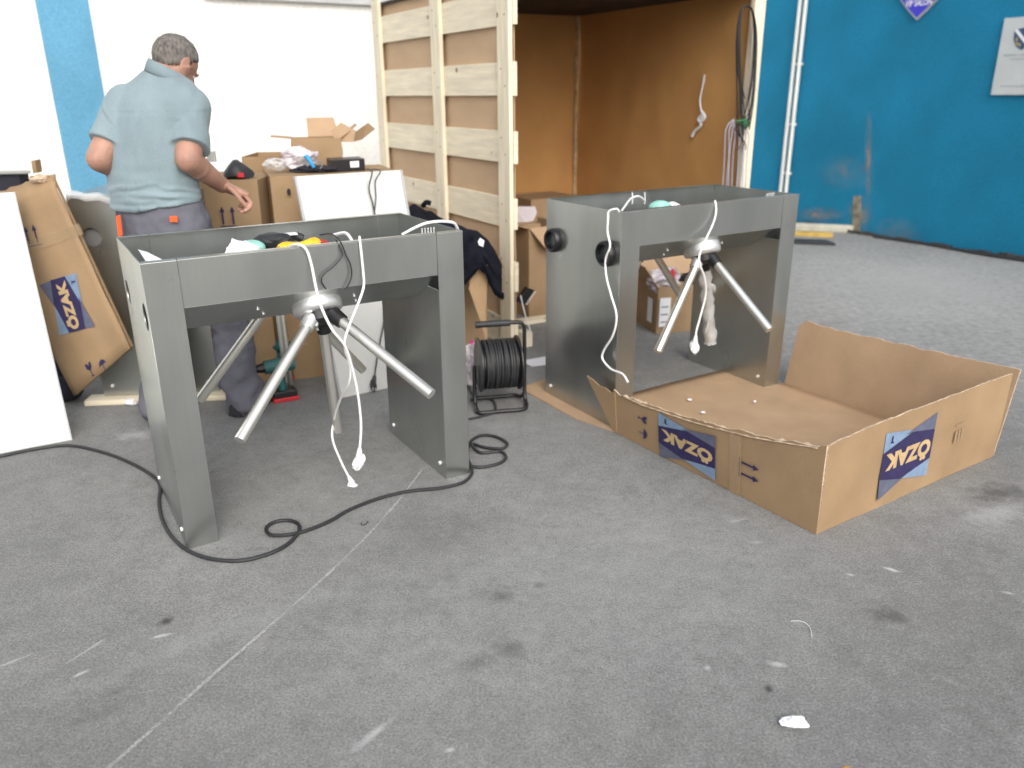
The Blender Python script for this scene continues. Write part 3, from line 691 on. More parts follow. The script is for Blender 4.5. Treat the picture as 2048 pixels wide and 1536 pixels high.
cable('coax_cable', [L1(L_ - .20, .1, .99), L1(L_ - .12, .06, 1.03), L1(L_ - .03, .04, 1.03), L1(L_ + .01, .06, 1.0), L1(L_ + .04, .1, .93), L1(L_ + .05, .12, .84), L1(L_ + .035, .14, .75), L1(L_ + .012, .2, .68)], .0055, M_white, 'white cable hanging outside the right end of the near turnstile')
cable('coax_cable', [F1(668, 470, .2), F1(690, 466, .13), F1(702, 478, .06), F1(708, 492, .03)], .006, M_white, 'short pale cable arched inside the near turnstile top')
crumple('white_rag', L1(.345, .17, .965), (.055, .045, .045), M_paper, 'crumpled white rag inside the near turnstile beside the mint roll', 'rag', 3, .5, 4, 3)
t_ = put('tape_roll', MB().ball(L1(.39, .22, .975), (.05, .05, .028)), M_mint, 'mint green tape roll inside the near turnstile', 'tape')
gl = thing('work_glove', 'dark work glove with white label inside the near turnstile', 'glove', L1(.47, .24, .94))
g1 = crumple('palm', L1(.475, .24, .985), (.07, .045, .03), M_blackrub, sub=3, amp=.35, sc=2, seed=6, parent=gl)
MB().tube([L1(.52, .25, .99), L1(.56, .26, .995), L1(.585, .25, .985)], .016, 10).build('finger', M_blackrub, gl, smooth=True)
MB().box(L1(.52, .225, 1.005), X1 * .04, Y1 * .03, (0, 0, .006)).build('label', M_paper, gl)
yt = thing('yellow_tool', 'yellow tool handle with red tip lying in the near turnstile', 'tool', L1(.52, .14, .95))
MB().tube([L1(.455, .10, .975), L1(.50, .11, .982), L1(.56, .12, .984), L1(.60, .13, .98)], lambda q: .02 + .006 * sin(q * 9), 14).build('handle', M_yellow, yt, smooth=True)
MB().tube([L1(.585, .15, .99), L1(.62, .15, .985), L1(.64, .13, .975)], .009, 10).build('red_tip', M_red, yt, smooth=True)
for i in range(5):
    pass
zt = MB()
for i in range(5): zt.tube([L1(L_ - .15 + i * .012, .03, .995), L1(L_ - .152 + i * .012, .028, 1.006), L1(L_ - .155 + i * .012, .02, 1.018)], .0022, 6, 2)
put('connector_comb', zt, M_white, 'row of tiny white connectors at the near turnstile right corner', 'connector')
pap = MB().slab([F1(276, 499, .40), F1(296, 505, .34), F1(333, 524, .03), F1(300, 527, .03), F1(291, 522, .12)], (0, 0, .001)).build('paper_sheet', M_paper)
tag(pap, 'white paper corner sticking out of the near turnstile left top', 'paper')

# ---------------------------------------------------- things in and on the second turnstile
cable('power_cord', [F2(1290, 402, .30), F2(1278, 393, .24), F2(1262, 397, .20), F2(1248, 415, .1), F2(1240, 425, .03), L2(-.012, .02, 1.012), L2(-.03, .05, 1.0)] + [PL(px, py, T2P - X2 * .035, X2) for px, py in [(1216, 440), (1215, 465), (1220, 492), (1211, 520), (1213, 555), (1222, 590), (1233, 632), (1226, 670), (1208, 700), (1205, 718), (1222, 738), (1245, 748), (1256, 765)]], .0050, M_white,
      'white power cord snaking down the outer left side of second turnstile')
cable('power_cord', [F2(1427, 415, .1), F2(1430, 402, .012), F2(1432, 425, -.012), F2(1425, 450, -.02), F2(1411, 480, -.05), F2(1399, 510, -.12), F2(1400, 530, -.13), F2(1409, 556, -.12), F2(1411, 590, -.10), F2(1400, 635, -.09), F2(1393, 660, -.09), F2(1391, 676, -.09)], .0048, M_white,
      'white power cord with plug hanging by the second turnstile arms', (X2 * -.5 - Y2 * .8 + V((0, 0, -.25))))
put('tape_roll', MB().ball(L2(.40, .21, .965), (.055, .05, .035)), M_mint, 'mint green roll inside the second turnstile', 'tape')
crumple('white_rag', L2(.47, .21, .96), (.04, .035, .025), M_paper, 'small white rag beside the mint roll in second turnstile', 'rag', 3, .5, 4, 9)
for k_, lab in ((1265, 'left'), (1290, 'right')):
    p_ = PL(k_, 396, T2P + Y2 * (D_ - .03), Y2)
    put('cable_tie', MB().tube([p_ - V((0, 0, .03)), p_ + V((0, 0, .005)), p_ + V((0, 0, .028)) + Y2 * .006], .003, 6, 3), M_white, lab + ' of two white cable ties on the rear rim of second turnstile', 'cable tie')
zt = MB()
for i in range(5): zt.tube([L2(L_ - .20 + i * .012, .03, .995), L2(L_ - .202 + i * .012, .028, 1.004), L2(L_ - .205 + i * .012, .02, 1.014)], .0022, 6, 2)
put('connector_comb', zt, M_white, 'row of tiny white connectors at the second turnstile right corner', 'connector')
# plastic sleeve round its middle arm
ph = R(42.1); n = V((0, -cos(R(68.9)), -sin(R(68.9)))); v = (V((0, 0, -1)) - n * V((0, 0, -1)).dot(n)).normalized(); u = V((1, 0, 0))
cc = V((.545, .112, .766)); cq = V((.604, .112, .770))
# (middle arm of this hub)
def arm2(s, k=0):
    an = ph + k * 2 * pi / 3; d_ = n * cos(R(33.8)) + sin(R(33.8)) * (cos(an) * v + sin(an) * u); tp_ = cc + d_ * .531; p_ = cq.lerp(tp_, s / .531); return L2(p_.x, p_.y, p_.z)
slv = thing('plastic_sleeve', 'crumpled clear plastic sleeve round the middle arm of second turnstile', 'plastic wrap', arm2(.53))
mb = MB(); mb.tube([arm2(.12 + .031 * i) + V((.002 * sin(i * 2.1), 0, 0)) for i in range(15)], lambda q: .0225 + .006 * abs(sin(q * 13)) + .006 * q, 14, 2); o_ = mb.build('sleeve', M_film, slv, smooth=True); rough_up(o_, .012, 35)
ar = arm2(.22); strip('loose_tab', [ar, ar + X2 * .03 + V((0, 0, .004)), ar + X2 * .055 + V((0, 0, -.006)), ar + X2 * .065 + V((0, 0, -.028))], V((0, -.004, .014)), M_film, None, None, slv)
ar = arm2(.27); strip('loose_tab', [ar + X2 * (.015 + .022 * sin(i * .45)) + V((0, -.01, -.024 * i)) for i in range(9)], lambda i: X2 * (.012 + .008 * sin(i * .5)) + V((0, .004, 0)), M_film, None, None, slv)

# ------------------------------------------------------------------ print helpers for the cartons
def logo(parent, o, u, v, w, h, nrm, flip=True):
    """o lower left corner, u right, v up as seen from outside"""
    o, u, v, nrm = V(o), V(u), V(v), V(nrm)
    T = lambda pts: [(a * w, b2 * h) for a, b2 in pts]
    flat('logo_panel', T([(0, .28), (.42, .16), (1, .02), (1, .60), (.53, .5), (0, .5)]), o, u, v, nrm * .0012, M_ltblue, parent)
    flat('logo_panel', T([(0, .5), (.55, .5), (.62, .89), (.4, .93), (0, 1)]), o, u, v, nrm * .0012, M_ltblue, parent)
    flat('logo_panel', T([(.42, .87), (1, .7), (1, 1.05)]), o, u, v, nrm * .0018, M_greyprint, parent)
    flat('logo_panel', T([(0, .35), (.03, -.06), (.62, .22)]), o, u, v, nrm * .0018, M_greyprint, parent)
    flat('logo_band', T([(0, .69), (.0, .28), (.42, .16), (1, .31), (1, .78), (.53, .87)]), o, u, v, nrm * .0024, M_navy, parent)
    # lettering reads upside down, as the carton stands on its head
    put_text('lettering', 'ÖZAK', o + u * w * .96 + v * h * .66, -u, -v, w * .90, h * .33, nrm * .003, M_letter, parent, .055)
    flat('logo_mark', T([(.10, .82), (.18, .80), (.15, .84), (.15, .92), (.12, .92), (.12, .84)]), o, u, v, nrm * .0024, M_navy, parent)
def arrows(parent, o, u, v, h, nrm, bar=True):
    o, u, v, nrm = V(o), V(u), V(v), V(nrm)
    for k_ in (0, 1):
        x = .38 * h * k_ * 1.5
        flat('arrow_print', [(x - .05 * h, 0), (x + .05 * h, 0), (x + .05 * h, .7 * h), (x - .05 * h, .7 * h)], o, u, v, nrm * .0012, M_navy, parent)
        flat('arrow_print', [(x - .15 * h, .68 * h), (x + .15 * h, .68 * h), (x, h)], o, u, v, nrm * .0014, M_navy, parent)
    if bar: flat('arrow_print', [(-.2 * h, -.14 * h), (.8 * h, -.14 * h), (.8 * h, -.08 * h), (-.2 * h, -.08 * h)], o, u, v, nrm * .0012, M_navy, parent)
def glass(parent, o, u, v, h, nrm):
    flat('glass_print', [(-.3 * h, h), (-.27 * h, .65 * h), (-.12 * h, .5 * h), (-.04 * h, .45 * h), (-.04 * h, .1 * h), (-.2 * h, 0), (.2 * h, 0), (.04 * h, .1 * h), (.04 * h, .45 * h), (.12 * h, .5 * h), (.27 * h, .65 * h), (.3 * h, h), (.08 * h, .9 * h), (.02 * h, .75 * h), (-.06 * h, .95 * h)], V(o), V(u), V(v), V(nrm) * .0012, M_navy, parent)
def umbrella(parent, o, u, v, h, nrm):
    flat('umbrella_print', [(-.45 * h, .55 * h), (-.3 * h, .85 * h), (0, h), (.3 * h, .85 * h), (.45 * h, .55 * h), (.2 * h, .62 * h), (.03 * h, .55 * h), (.03 * h, .05 * h), (-.03 * h, .05 * h), (-.03 * h, .55 * h), (-.2 * h, .62 * h)], V(o), V(u), V(v), V(nrm) * .0012, M_navy, parent)

# ------------------------------------------------------------------ big torn carton tray in front
KA = R(32.8); K1, K2 = V((cos(KA), sin(KA), 0)), V((-sin(KA), cos(KA), 0)); K0 = G(1632, 1070)
kt = thing('open_carton', 'large torn open brown carton tray with blue logo prints on the asphalt', 'carton', K0, 0)
KW, KD = 1.175, 1.10
Z = V((0, 0, 1))
def panel(name, a, b2, nseg, top, out, t=.007, m=M_card, lean=0., parent=kt, seed=0, jag=.008):
    """upright cardboard panel from a to b; top(s) height, out outward normal, lean outward at top"""
    a, b2, out = V(a), V(b2), V(out); mb = MB(); rows = 8
    for i in range(nseg + 1):
        s_ = i / nseg; h = top(s_) + noise.noise(V((s_ * 14, seed, 0))) * jag + noise.noise(V((s_ * 47, seed, 3))) * jag * .5
        for j in range(rows + 1):
            f_ = j / rows; w = noise.noise(V((s_ * 3, f_ * 2, seed))) * .006 * f_
            for k_ in (0, 1): mb.v.append(a.lerp(b2, s_) + Z * (h * f_ + .002) + out * ((lean(s_) if callable(lean) else lean) * f_ * h + w - t * k_))
    W_ = (rows + 1) * 2
    for i in range(nseg):
        for j in range(rows):
            q = i * W_ + j * 2
            mb.f += [(q, q + W_, q + W_ + 2, q + 2), (q + 1, q + 3, q + W_ + 3, q + W_ + 1)]
        q = i * W_ + rows * 2; mb.f.append((q, q + W_, q + W_ + 1, q + 1)); q = i * W_; mb.f.append((q, q + 1, q + W_ + 1, q + W_))
    for i in (0, nseg):
        for j in range(rows): q = i * W_ + j * 2; mb.f.append((q, q + 2, q + 3, q + 1))
    me = mb.mesh(name); me.materials.append(m); me.materials.append(M_cardin); me.materials.append(M_edge)
    for p in me.polygons:
        if len(p.vertices) == 4:
            ks = [v_ % 2 for v_ in p.vertices]
            if all(k_ == 1 for k_ in ks): p.material_index = 1
            elif not all(k_ == 0 for k_ in ks): p.material_index = 2
    o = link(name, me, None, parent, smooth=True)
    try: o.data.set_sharp_from_angle(angle=R(40))
    except Exception: pass
    return o
def LN(e): return .02 + .08 * min(1, e / .5)
def pw(tab):
    def f(s_):
        for (a, x), (b2, y) in zip(tab, tab[1:]):
            if s_ <= b2: return x + (y - x) * (s_ - a) / (b2 - a)
        return tab[-1][1]
    return f
panel('side_panel', K0, K0 + K2 * KD, 60, pw([(0, .345), (.05, .325), (.27, .283), (.42, .262), (.56, .24), (.7, .225), (.82, .216), (.92, .20), (.97, .21), (1, .215)]), -K1, lean=lambda q: LN(q * KD), seed=2, jag=.014)
panel('side_panel', K0, K0 + K1 * KW, 50, pw([(0, .345), (.03, .352), (.3, .368), (.6, .372), (1, .375)]), -K2, lean=.02, seed=4, jag=.006)
panel('side_panel', K0 + K1 * KW, K0 + K1 * KW + K2 * KD, 50, pw([(0, .375), (.3, .36), (.55, .35), (.8, .34), (.97, .345), (1, .31)]), K1, lean=.22, seed=7, jag=.007)
# the strip of side panel standing up at the far left end
sp = [K0 + K2 * (KD + e_) - K1 * (.10 * z_ + .004) + Z * z_ for e_, z_ in [(-.012, .004), (.012, .004), (.19, .228), (.145, .222), (.10, .205), (.06, .208), (.02, .198), (-.012, .21)]]
MB().slab(sp, K1 * .006).build('torn_flap', M_card, kt)
# floor and the long flap lying out under the second turnstile
bt = MB()
nx, ny = 16, 24
for j in range(ny + 1):
    for i in range(nx + 1):
        x, y = i / nx * KW, j / ny * (KD + .33)
        if y > KD: x = .12 + (x / KW) * (KW - .02 - .12)
        z_ = .006 + .004 * noise.noise(V((x * 4, y * 4, 0))) + (.02 * max(0, y - KD) if y > KD else 0)
        bt.v.append(K0 + K1 * x + K2 * y + Z * z_)
for j in range(ny):
    for i in range(nx): q = j * (nx + 1) + i; bt.f.append((q, q + 1, q + nx + 2, q + nx + 1))
bo_ = bt.build('bottom_panel', M_cardin, kt, smooth=True); s_ = bo_.modifiers.new('s', 'SOLIDIFY'); s_.thickness = .005
# frayed inner liner curling along the torn edge
fr = MB()
for i in range(60):
    s_ = .03 + .93 * i / 60; h = pw([(0, .345), (.27, .283), (.56, .24), (.82, .216), (1, .22)])(s_)
    b_ = K0 + K2 * KD * s_ + Z * (h - .01) - K1 * h * LN(KD * s_)
    fr.v += [b_ - K1 * .004, b_ + K1 * (.012 + .02 * abs(noise.noise(V((i * .4, 0, 1))))) + Z * (.004 + .018 * noise.noise(V((i * .5, 2, 0)))), b_ + K1 * (.03 + .03 * noise.noise(V((i * .3, 5, 0)))) - Z * (.012 + .02 * abs(noise.noise(V((i * .35, 9, 0)))))]
    if i: q = 3 * i; fr.f += [(q - 3, q - 2, q + 1, q), (q - 2, q - 1, q + 2, q + 1)]
o_ = fr.build('torn_edge', M_edge, kt, smooth=True); s_ = o_.modifiers.new('s', 'SOLIDIFY'); s_.thickness = .003
# tape
flat('tape', [(0, .0), (.055, 0), (.055, .26), (0, .26)], K0 + K2 * .345 - K1 * .002, K2, Z - K1 * .1, -K1 * .0035, M_corr, kt)
def lface(e2, z_): return K0 + K2 * e2 + Z * z_ - K1 * (LN(e2) * z_)
nL = (-K1 - Z * .09).normalized()
logo(kt, lface(.80, .012) - K1 * .005, -K2, (Z - K1 * .1).normalized(), .325, .195, nL)
logo(kt, K0 + K1 * .325 + Z * .055 - K2 * .007, K1, Z, .32, .26, -K2)
arrows(kt, lface(.345, .105) - K1 * .005, Z - K1 * .1, -K2, .085, nL)
glass(kt, lface(.93, .14) - K1 * .005, Z * -1, -K2, .055, nL); umbrella(kt, lface(.93, .07) - K1 * .005, Z * -1, -K2, .055, nL)
M_faint = mat('faint_stamp', (.33, .22, .13), .8)
for k_ in range(3): flat('stamp_print', [(0, 0), (.012, 0), (.012, .05), (0, .05)], K0 + K1 * (.80 + .022 * k_) + Z * .16 - K2 * .012, K1, Z, -K2 * .0012, M_faint, kt)
flat('stamp_print', [(0, 0), (.06, 0), (.06, .004), (0, .004)], K0 + K1 * .795 + Z * .235 - K2 * .012, K1, Z, -K2 * .0012, M_faint, kt)
for i, (a, b2) in enumerate([(.55, 1.18), (.48, 1.02), (.80, .98)]):
    crumple('foam_crumb', K0 + K1 * a + K2 * b2 + Z * .019, (.012 if i < 2 else .007, .007, .005), M_paper, ['largest white foam crumb on the carton floor', 'white foam crumb near the torn edge of the open carton', 'tiny white foam crumb at the middle of the carton floor', 'tiny white foam crumb by the torn left side panel', 'tiny white foam crumb behind the largest one in the carton', 'tiny foam crumb by the foot of second turnstile'][i], 'crumb', 2)

# cardboard sheet under second turnstile
cs = MB().slab([G(1040, 778), G(1150, 838), G(1238, 868), G(1280, 840), G(1150, 755), G(1088, 760)], (0, 0, .006)).build('cardboard_sheet', M_cardin); rough_up(cs, .003, 9)
tag(cs, 'flat cardboard sheet lying under the left foot of second turnstile', 'cardboard')

# ------------------------------------------------------------------ closed / open cartons in the background
def carton(name, label, o, yaw, w, d, h, flaps=(), bulge=.01, m=M_card, closed=True, seed=0, cat='carton'):
    o = V(o); t = thing(name, label, cat, o); u = V((cos(yaw), sin(yaw), 0)); v = V((-sin(yaw), cos(yaw), 0))
    def wall_(p, q, n_):
        mb = MB(); N_ = 8
        for s2 in (0, 1):
            for j in range(N_ + 1):
                for i in range(N_ + 1):
                    b_ = sin(pi * i / N_) * sin(pi * j / N_) * bulge * (.6 + noise.noise(V((seed, i * .3, j * .3)))) if not s2 else 0
                    if s2: b_ = sin(pi * i / N_) * sin(pi * j / N_) * bulge * (.6 + noise.noise(V((seed, i * .3, j * .3)))) - .005
                    mb.v.append(p.lerp(q, i / N_) + Z * (h * j / N_ + .001) + n_ * b_)
        of = (N_ + 1) ** 2
        for j in range(N_):
            for i in range(N_):
                q_ = j * (N_ + 1) + i; mb.f += [(q_, q_ + 1, q_ + N_ + 2, q_ + N_ + 1), (q_ + of, q_ + N_ + 1 + of, q_ + N_ + 2 + of, q_ + 1 + of)]
        for i in range(N_): q_ = N_ * (N_ + 1) + i; mb.f.append((q_, q_ + 1, q_ + 1 + of, q_ + of))
        mb.build('side_panel', m, t, smooth=True)
    wall_(o, o + u * w, -v); wall_(o + u * w, o + u * w + v * d, u); wall_(o + u * w + v * d, o + v * d, v); wall_(o + v * d, o, -u)
    if closed:
        MB().box(o + u * .003 + v * .003 + Z * (h - .006), u * (w - .006), v * (d / 2 - .005), (0, 0, .005)).build('flap', m, t)
        MB().box(o + u * .003 + v * (d / 2 + .001) + Z * (h - .006), u * (w - .006), v * (d / 2 - .005), (0, 0, .005)).build('flap', m, t)
        MB().box(o + u * .003 + v * (d / 2 - .025) + Z * (h - .0005), u * (w - .006), v * .05, (0, 0, .0008)).build('tape', M_corr, t)
    else:
        MB().box(o + u * .004 + v * .004 + Z * .004, u * (w - .008), v * (d - .008), (0, 0, .005)).build('bottom_panel', M_cardin, t)
    for (a, b2, out, ln) in flaps:      # edge in (u,v) fractions, direction of the flap, length
        p, q = o + u * w * a[0] + v * d * a[1] + Z * h, o + u * w * b2[0] + v * d * b2[1] + Z * h
        dr = (u * out[0] + v * out[1] + Z * out[2]).normalized() * ln
        ins = (q - p) * .06
        MB().slab([p, q, q + dr - ins, p + dr + ins], dr.cross(q - p).normalized() * .005).build('flap', M_cardin, t)
    return t
ca0 = G(412, 772); CA = carton('tall_carton', 'tall brown carton with two arrows behind the working man', V((-1.78, 4.16, 0)), R(2), .50, .50, 1.075, seed=1, flaps=[])
arrows(CA, V((-1.78, 4.16, 0)) + V((.315, -.016, .86)), V((1, .035, 0)), Z, .09, V((0, -1, 0)))
glass(CA, V((-1.78, 4.16, 0)) + V((.10, -.014, .24)), V((1, .035, 0)), Z, .09, V((0, -1, 0)))
CBo = G(583, 760); CBy = R(20)
CB = carton('tall_carton', 'tall brown carton with small finger hole behind the leaning lid', CBo, CBy, .66, .5, 1.09, seed=4, bulge=.015)
ub, vb = V((cos(CBy), sin(CBy), 0)), V((-sin(CBy), cos(CBy), 0))
hp = PL(577, 383, CBo, vb); flat('finger_hole', [(.014 * cos(k_ * pi / 8) * .7, .017 * sin(k_ * pi / 8)) for k_ in range(16)], hp, ub, Z, -vb * .02, M_dark, CB)
gp = PL(625, 685, CBo, vb); glass(CB, gp - Z * .02, ub, Z, .075, -vb * .018)
for k_ in range(4): gq = PL(595 + 5 * k_, 689, CBo, vb); flat('stamp_print', [(0, 0), (.003, .004), (.006, .014), (.003, .012)], gq, ub, Z, -vb * .018, M_paper, CB)
ZT = 1.09
ob = CBo + ub * .28 + vb * .30
OB = carton('small_open_carton', 'small open carton with raised flaps on top of the tall carton', YP(588, 338, 4.62) * 1.0 - V((0, 0, YP(588, 338, 4.62).z - ZT)), R(14), .27, .20, .16, closed=False, m=M_card, seed=8,
            flaps=[((0, 1), (0, 0), (-1, 0, .10), .11), ((1, 0), (1, 1), (.75, .2, .50), .12), ((1, 1), (.35, 1), (-.1, .5, .8), .12)])
pf = YP(715, 262, 4.65)
fl_ = thing('loose_flap', 'bent cardboard flap sticking up behind the small open carton', 'cardboard', YP(700, 290, 4.72))
MB().slab([YP(662, 262, 4.72), YP(682, 245, 4.74), YP(712, 262, 4.72), YP(706, 284, 4.70), YP(672, 284, 4.70)], (0, .006, 0)).build('panel', M_cardin, fl_)
MB().slab([YP(711, 263, 4.71), YP(736, 246, 4.6), YP(750, 258, 4.58), YP(724, 279, 4.62), YP(707, 284, 4.70)], (0, .006, 0)).build('panel', M_card, fl_)
# things on top of the cartons
bb = thing('black_box', 'flat black box with white label on top of the tall carton', 'box', YP(698, 345, 4.42))
p0 = YP(664, 346, 4.40); p1 = YP(731, 344, 4.50); dx = (p1 - p0); dx.z = 0
MB().box(V((p0.x, p0.y, ZT + .001)), dx, V((-.12, .33, 0)) * .5, (0, 0, .062)).build('case', M_blackp, bb, bevel=.003)
q_ = V((p0.x, p0.y, ZT + .02)) + dx * .56; flat('label', [(0, 0), (.05, 0), (.05, .032), (0, .032)], q_, dx.normalized(), Z, V((0, -.004, 0)), M_paper, bb)
crumple('plastic_bag', YP(600, 318, 4.45), (.085, .07, .055), M_bag, 'crumpled pinkish plastic bag on top of the tall carton', 'bag', 4, .5, 4, 2)
crumple('plastic_bag', YP(553, 328, 4.40), (.06, .05, .03), M_film, 'small clear bag left of the pinkish bag on the carton', 'bag', 3, .5, 4, 12)
crumple('dark_rag', YP(628, 338, 4.42) , (.12, .06, .02), M_dark, 'dark rag lying beside the flat black box on the carton', 'rag', 3, .4, 4, 5)
put('blue_clip', MB().tube([YP(612, 312, 4.36), YP(620, 322, 4.35), YP(628, 335, 4.35)], lambda q: .013 - .004 * q, 10), M_blueobj, 'bright blue plastic clip on the pinkish bag', 'clip')
put('metal_ring', MB().tube([YP(636, 324, 4.36), YP(642, 322, 4.36), YP(645, 330, 4.36), YP(640, 338, 4.36)], .004, 8), M_greyc, 'small grey wire hoop beside the bright blue clip', 'wire')
cp_ = thing('hat', 'black cap with red patch resting on the tall carton corner', 'cap', YP(475, 345, 4.30))
mb = MB(); c_ = YP(476, 345, 4.30); c_.z = 1.079
mb.loft([(c_ + Z * 0, V((.075, .01, 0)), V((0, .09, 0))), (c_ + Z * .03 + V((-.004, 0, 0)), V((.068, 0, 0)), V((0, .08, 0))), (c_ + Z * .065 + V((-.008, 0, 0)), V((.04, 0, 0)), V((0, .05, 0))), (c_ + Z * .08 + V((-.01, 0, 0)), V((.012, 0, 0)), V((0, .014, 0)))], 20)
rough_up(mb.build('crown', M_blackrub, cp_, smooth=True), .02, 14)
flat('patch', [(0, 0), (.03, -.002), (.032, .02), (.004, .024)], c_ + V((.025, -.085, .008)), V((1, .2, 0)), Z, V((0, -.006, 0)), M_red, cp_)
# low carton edges visible behind the tall ones
carton('low_carton', 'pale carton behind the black cap against the white wall', V((-1.52, 4.72, 0)), R(4), .42, .4, 1.15, closed=False, seed=13)

# white door-like lid leaning against the cartons
lid_b0, lid_b1 = G(680, 797), G(778, 776)
def solve_top(px, py, base, ln):
    best = None
    for i in range(400):
        p = YP(px, py, base.y - .2 + i * .004); e = abs((p - base).length - ln)
        if best is None or e < best[0]: best = (e, p)
    return best[1]
ltop0 = solve_top(588, 353, lid_b0, 1.12); ltop1 = ltop0 + (lid_b1 - lid_b0) * (.57 / (lid_b1 - lid_b0).length)
lb1 = lid_b0 + (lid_b1 - lid_b0) * (.57 / (lid_b1 - lid_b0).length)
lid = thing('metal_sheet', 'bright white lid leaning upright behind the near turnstile', 'sheet', lid_b0)
nn = (lb1 - lid_b0).cross(ltop0 - lid_b0).normalized(); nn = nn if nn.y < 0 else -nn
MB().slab([lid_b0, lb1, ltop1, ltop0], -nn * .018).build('panel', M_lid, lid, bevel=.002)
for p_, d_ in ((lid_b0, ltop0 - lid_b0), (lb1 + (lid_b0 - lb1).normalized() * .012, ltop0 - lid_b0)):
    MB().box(p_ + nn * .0005, d_, (lb1 - lid_b0).normalized() * .012, nn * .002).build('edge_strip', M_greybox, lid)
cable('mains_lead', [YP(733, 338, 4.45), ltop1.lerp(ltop0, .3) + nn * .012] + [PL(px, py, lid_b0 + nn * .012, nn) for px, py in [(738, 375), (745, 405), (750, 430), (762, 500), (770, 560), (768, 640), (757, 700), (749, 755)]], .0035, M_blackrub, 'thin black mains lead running down the white leaning lid', (-X1 * .2 - Y1 + V((0, 0, -.6))))
cable('mains_lead', [YP(745, 338, 4.45), ltop1.lerp(ltop0, .22) + nn * .012] + [PL(px, py, lid_b0 + nn * .01, nn) for px, py in [(751, 362), (752, 395), (749, 425), (748, 450)]], .003, M_blackrub, 'second thin dark wire at the top of the white leaning lid')

# ------------------------------------------------------------------ left foreground lid, leaning printed carton, sheet on top
l0, l1 = G(145, 880), G(0, 908)
lt0 = solve_top(30, 384, l0, 1.13); le = (l1 - l0).normalized() * .57
lid2 = thing('metal_sheet', 'big white lid leaning upright at the left edge of the yard', 'sheet', l0)
nn2 = le.cross(lt0 - l0).normalized(); nn2 = nn2 if nn2.y < 0 else -nn2
MB().slab([l0, l0 + le, lt0 + le, lt0], -nn2 * .018).build('panel', M_lid2, lid2, bevel=.002)
MB().box(l0 - nn2 * .001, lt0 - l0, le.normalized() * .008, nn2 * .002).build('edge_strip', M_greybox, lid2)
# printed carton
P3, P2 = G(165, 822) + V((0, 0, .004)), YP(262, 696, 3.66); P3.z = max(P3.z, .004)
P1 = YP(101, 350, 3.70)
lng = P1 - P2; wd = P3 - P2; wd = wd - lng * (wd.dot(lng) / lng.length_squared) * .35
P3b = P2 + wd; P4 = P1 + wd
lc = thing('leaning_carton', 'long brown carton with blue logo print leaning behind the white lid', 'carton', V((P3.x, P3.y, 0)))
nn3 = lng.cross(wd).normalized(); nn3 = nn3 if nn3.y < 0 else -nn3
th3 = .02
lu, lw = lng.normalized(), wd.normalized(); ll, lwd = lng.length, wd.length
P4n = PL(-50, 398, P2, nn3)
def lcp(a, b2, off=0.):
    f_, g_ = a / ll, b2 / lwd; return P2.lerp(P3b, g_).lerp(P1.lerp(P4n, g_), f_) + nn3 * off
gridN = 14; mb = MB()
for j in range(gridN + 1):
    for i in range(gridN + 1):
        a, b2 = j / gridN * ll, i / gridN * lwd
        mb.v.append(lcp(a + (.012 * noise.noise(V((i * .7, 0, 2))) if j == gridN else 0), b2, .006 * noise.noise(V((i * .4, j * .3, 0))) - (.03 * max(0, j / gridN - .93) / .07)))
for j in range(gridN):
    for i in range(gridN): q = j * (gridN + 1) + i; mb.f.append((q, q + 1, q + gridN + 2, q + gridN + 1))
fo = mb.build('front_panel', M_card, lc, smooth=True); s_ = fo.modifiers.new('s', 'SOLIDIFY'); s_.thickness = .006
MB().slab([lcp(0, 0, -.008), lcp(0, lwd, -.008), lcp(0, lwd, -th3), lcp(0, 0, -th3)], lu * .006).build('end_panel', M_card, lc)
MB().slab([lcp(0, .0, -.008), lcp(ll - .01, .0, -.008), lcp(ll - .02, .0, -th3), lcp(0, 0, -th3)], lw * .006).build('side_panel', M_card, lc)
crumple('torn_edge', lcp(ll, lwd * .16, -.02), (.05, .025, .018), M_edge, sub=3, amp=.4, sc=5, parent=lc)
def lc2(px, py):
    p = PL(px, py, P2 + nn3 * .008, nn3); return p
lo0 = lc2(82, 566); lvx = (lc2(118, 671) - lo0); luy = (lc2(152, 546) - lo0)
logo_o = lc2(152, 546)
# letters run down the panel: baseline direction lvx
logo(lc, lo0, lvx.normalized(), luy.normalized(), lvx.length * 1.0, luy.length * 1.0, nn3)
ag = lc2(62, 492); arrows(lc, lc2(60, 489), (lc2(74, 486) - lc2(60, 489)).normalized(), (lc2(62, 455) - lc2(72, 488)).normalized(), .085, nn3)
glass(lc, lc2(187, 752), lw * -1, lu, .07, nn3); umbrella(lc, lc2(212, 742), lw * -1, lu, .06, nn3)
flat('tape', [(-.19, 0), (.19, 0), (.19, .05), (-.19, .05)], lc2(105, 490), (lc2(150, 470) - lc2(70, 498)).normalized(), lu, nn3 * .002, M_corr, lc)
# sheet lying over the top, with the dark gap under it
ts = thing('foam_slab', 'white rounded slab lying on the crates at the left edge', 'slab', YP(0, 345, 4.0))
a0, a1 = YP(-90, 352, 3.98), YP(66, 347, 4.02)
MB().box(V((a0.x, a0.y, a0.z)), V((a1.x - a0.x, a1.y - a0.y, 0)), V((-.1, .10, 0)), (0, 0, .045)).build('slab', M_lid, ts, bevel=.018)
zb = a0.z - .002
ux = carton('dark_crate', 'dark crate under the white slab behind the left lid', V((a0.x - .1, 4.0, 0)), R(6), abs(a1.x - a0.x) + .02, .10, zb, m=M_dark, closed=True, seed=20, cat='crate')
cbx = MB().slab([YP(62, 322, 4.2), YP(70, 320, 4.2), YP(74, 345, 4.2), YP(66, 347, 4.2)], (0, .05, 0)).build('cardboard_scrap', M_card); tag(cbx, 'small cardboard scrap beside the white slab', 'cardboard')
